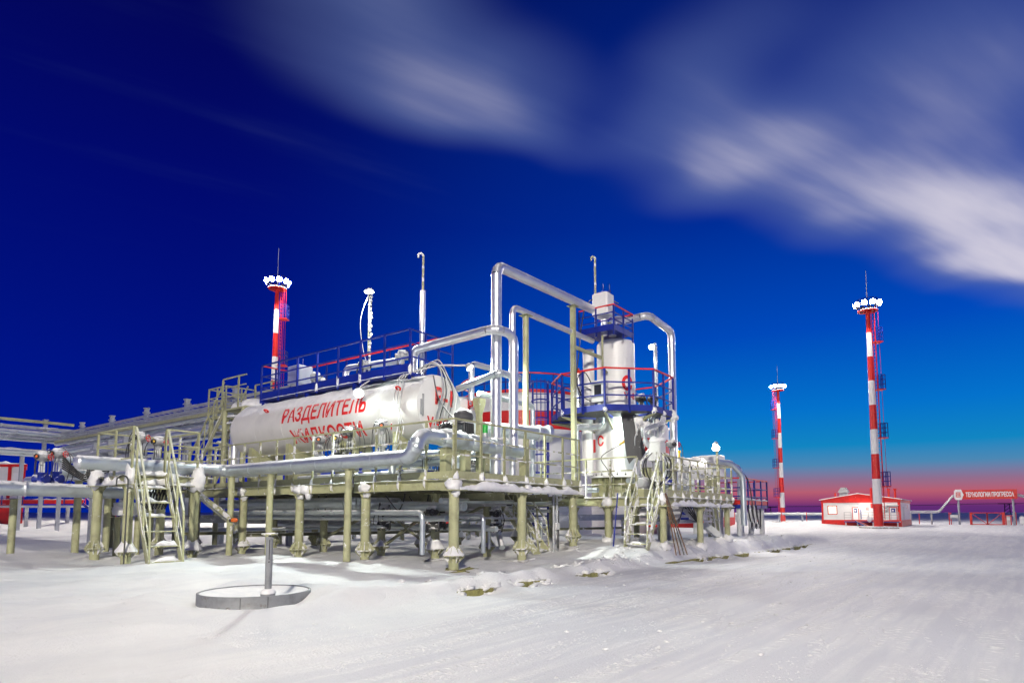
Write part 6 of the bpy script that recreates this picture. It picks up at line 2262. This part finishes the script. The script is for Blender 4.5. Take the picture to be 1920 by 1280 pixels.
for p, q in (((-2.02, -.1), (-2.02, 1.0)), ((-2.45, -.1), (-2.45, 1.0)), ((-1.98, 1.0), (-2.72, 1.0)), ((-2.72, -.1), (-2.72, 1.36))):
    b.bar((GX + .5, *p), (GX + .5, *q), .09, .09)
b.make('frame', 'red', wk)
B().box(GX + .42, GX + .44, -2.38, -2.12, .52, .75).make('notice', 'signwhite', wk)
B().box(GX + .5, GX + .54, -2.4, -2.06, .02, .95).make('leaf', 'lightgrey', wk)
fn = thing('fence', 'thin red posted wire fence along the far edge of the yard', 'fence', (86, 5, 0))
pm = B().bar((0, 0, -.3), (0, 0, 1.35), .08, .08).mesh('post', 'red')
for y in list(np.arange(-2.9, -12, -2.4)) + list(np.arange(2.8, 46, 3.0)):
    inst('post', pm, (86, float(y), 0), fn)
for z in (.2, .42, .64, .86, 1.08, 1.3):
    B().bar((86, -12, z), (86, 46, z), .018, .018).make('wire', 'grey', fn)
t = thing('notice_board', 'pale notice board on a red frame left of the gate', 'sign', (GX + .5, 2.6, 0))
B().box(GX + .4, GX + .46, 2.15, 2.85, .75, 1.1).make('board', 'lightgrey', t)
B().box(GX + .4, GX + .44, 2.1, 2.9, .62, .68).make('shelf', 'lightgrey', t)
B().bar((GX + .5, 2.95, -.2), (GX + .5, 2.95, 1.36), .09, .09).make('post', 'red', t)
for k, (y, lab) in enumerate(((-3.35, 'left white panel at the right edge beyond the gate'), (-3.85, 'right white panel at the right edge beyond the gate'))):
    t = thing('notice_board', lab, 'sign', (GX + .5, y, 0))
    B().box(GX + .4, GX + .46, y - .18, y + .18, .1, .92).make('board', 'signwhite', t)
    B().bar((GX + .5, y, -.2), (GX + .5, y, .95), .06, .06).make('post', 'grey', t)
# pipes stepping over the gate
for k, (dx, dz, lab) in enumerate(((0, 0, 'silver pipe stepping up over the gate behind the sign, nearer one'), (.5, .18, 'silver pipe stepping up over the gate behind the sign, farther one'))):
    x = GX - .6 + dx if False else GX + .45 + dx
    pipe(lab, [(x, 13, 1.3 + dz), (x, 3.9, 1.3 + dz), (x, 2.5, 3.1 + dz), (x, -3.2, 3.1 + dz), (x, -5.2, 2.4 + dz), (x, -9, 1.3 + dz)], .07, 'rackgrey', R=.3, seam=3)
for k, y in enumerate((10.2, 9.4, 8.6, 6.6, 4.6)):
    support_column('grey post under the pipes between cabin and gate' if k in (0, 1, 2) else ['grey pipe post midway between cabin and gate', 'grey pipe post just before the pipes step up to the gate'][k - 3], GX + .6, y, -.3, 1.2, .09, 'grey', group='pipe posts by the gate', cap=.3)
# low pipe run left of the cabin
lr = rack('low far pipe run on posts left of the right cabin', (88, 14.5, 0), (88, 40, 0), (1.28,), (1.12, 1.2), .6, 9, 1.22)
# small cabin by the blue platform
t = thing('cabin', 'small red and white cabin half hidden behind the blue railed platform', 'cabin', (57, 20, 0))
B().box(56.0, 61, 19.0, 24, -.3, .9).make('plinth', 'red', t)
B().box(56.05, 60.95, 19.05, 23.95, .9, 2.45).make('wall', 'white', t)
B().box(55.9, 61.1, 18.9, 24.1, 2.45, 2.7).make('roof', 'red', t)
B().box(56.8, 57.5, 19.0, 19.04, 1.4, 2.1).make('window', 'grey', t)
# power line far away
for k, (x, y, h, lab) in enumerate(((439, 114.5, 5.0, 'far dark power line pylon left of the right cabin'), (535, -13.8, 7.2, 'far dark power line pylon behind the gate'), (420, 190, 5, 'far dark power line pylon hidden by the plant'))):
    t = thing('pylon', lab, 'pylon', (x, y, 0), 'far power line pylons')
    s = RT
    c = V((x, y, 0))
    b = B()
    for e in (-1.6, 1.6):
        b.bar(c + s * e * 1.2, c + s * e + V((0, 0, h)), .5, .5)
    for k2 in range(3):
        b.bar(c + s * -1.7 + V((0, 0, h * k2 / 3)), c + s * 1.7 + V((0, 0, h * (k2 + 1) / 3)), .3, .3)
    b.make('frame', 'dark', t)
    B().bar(c - s * 6 + V((0, 0, h)), c + s * 6 + V((0, 0, h)), .6, .6).make('cross_arm', 'dark', t)
t = thing('power_line', 'thin far overhead wires along the horizon', 'wires', (480, 50, 5))
cable(t, [(400, 300, 5.5), (439, 114.5, 5.2), (490, 45, 5.8), (535, -13.8, 7.3), (600, -120, 7)], .16, 'dark')
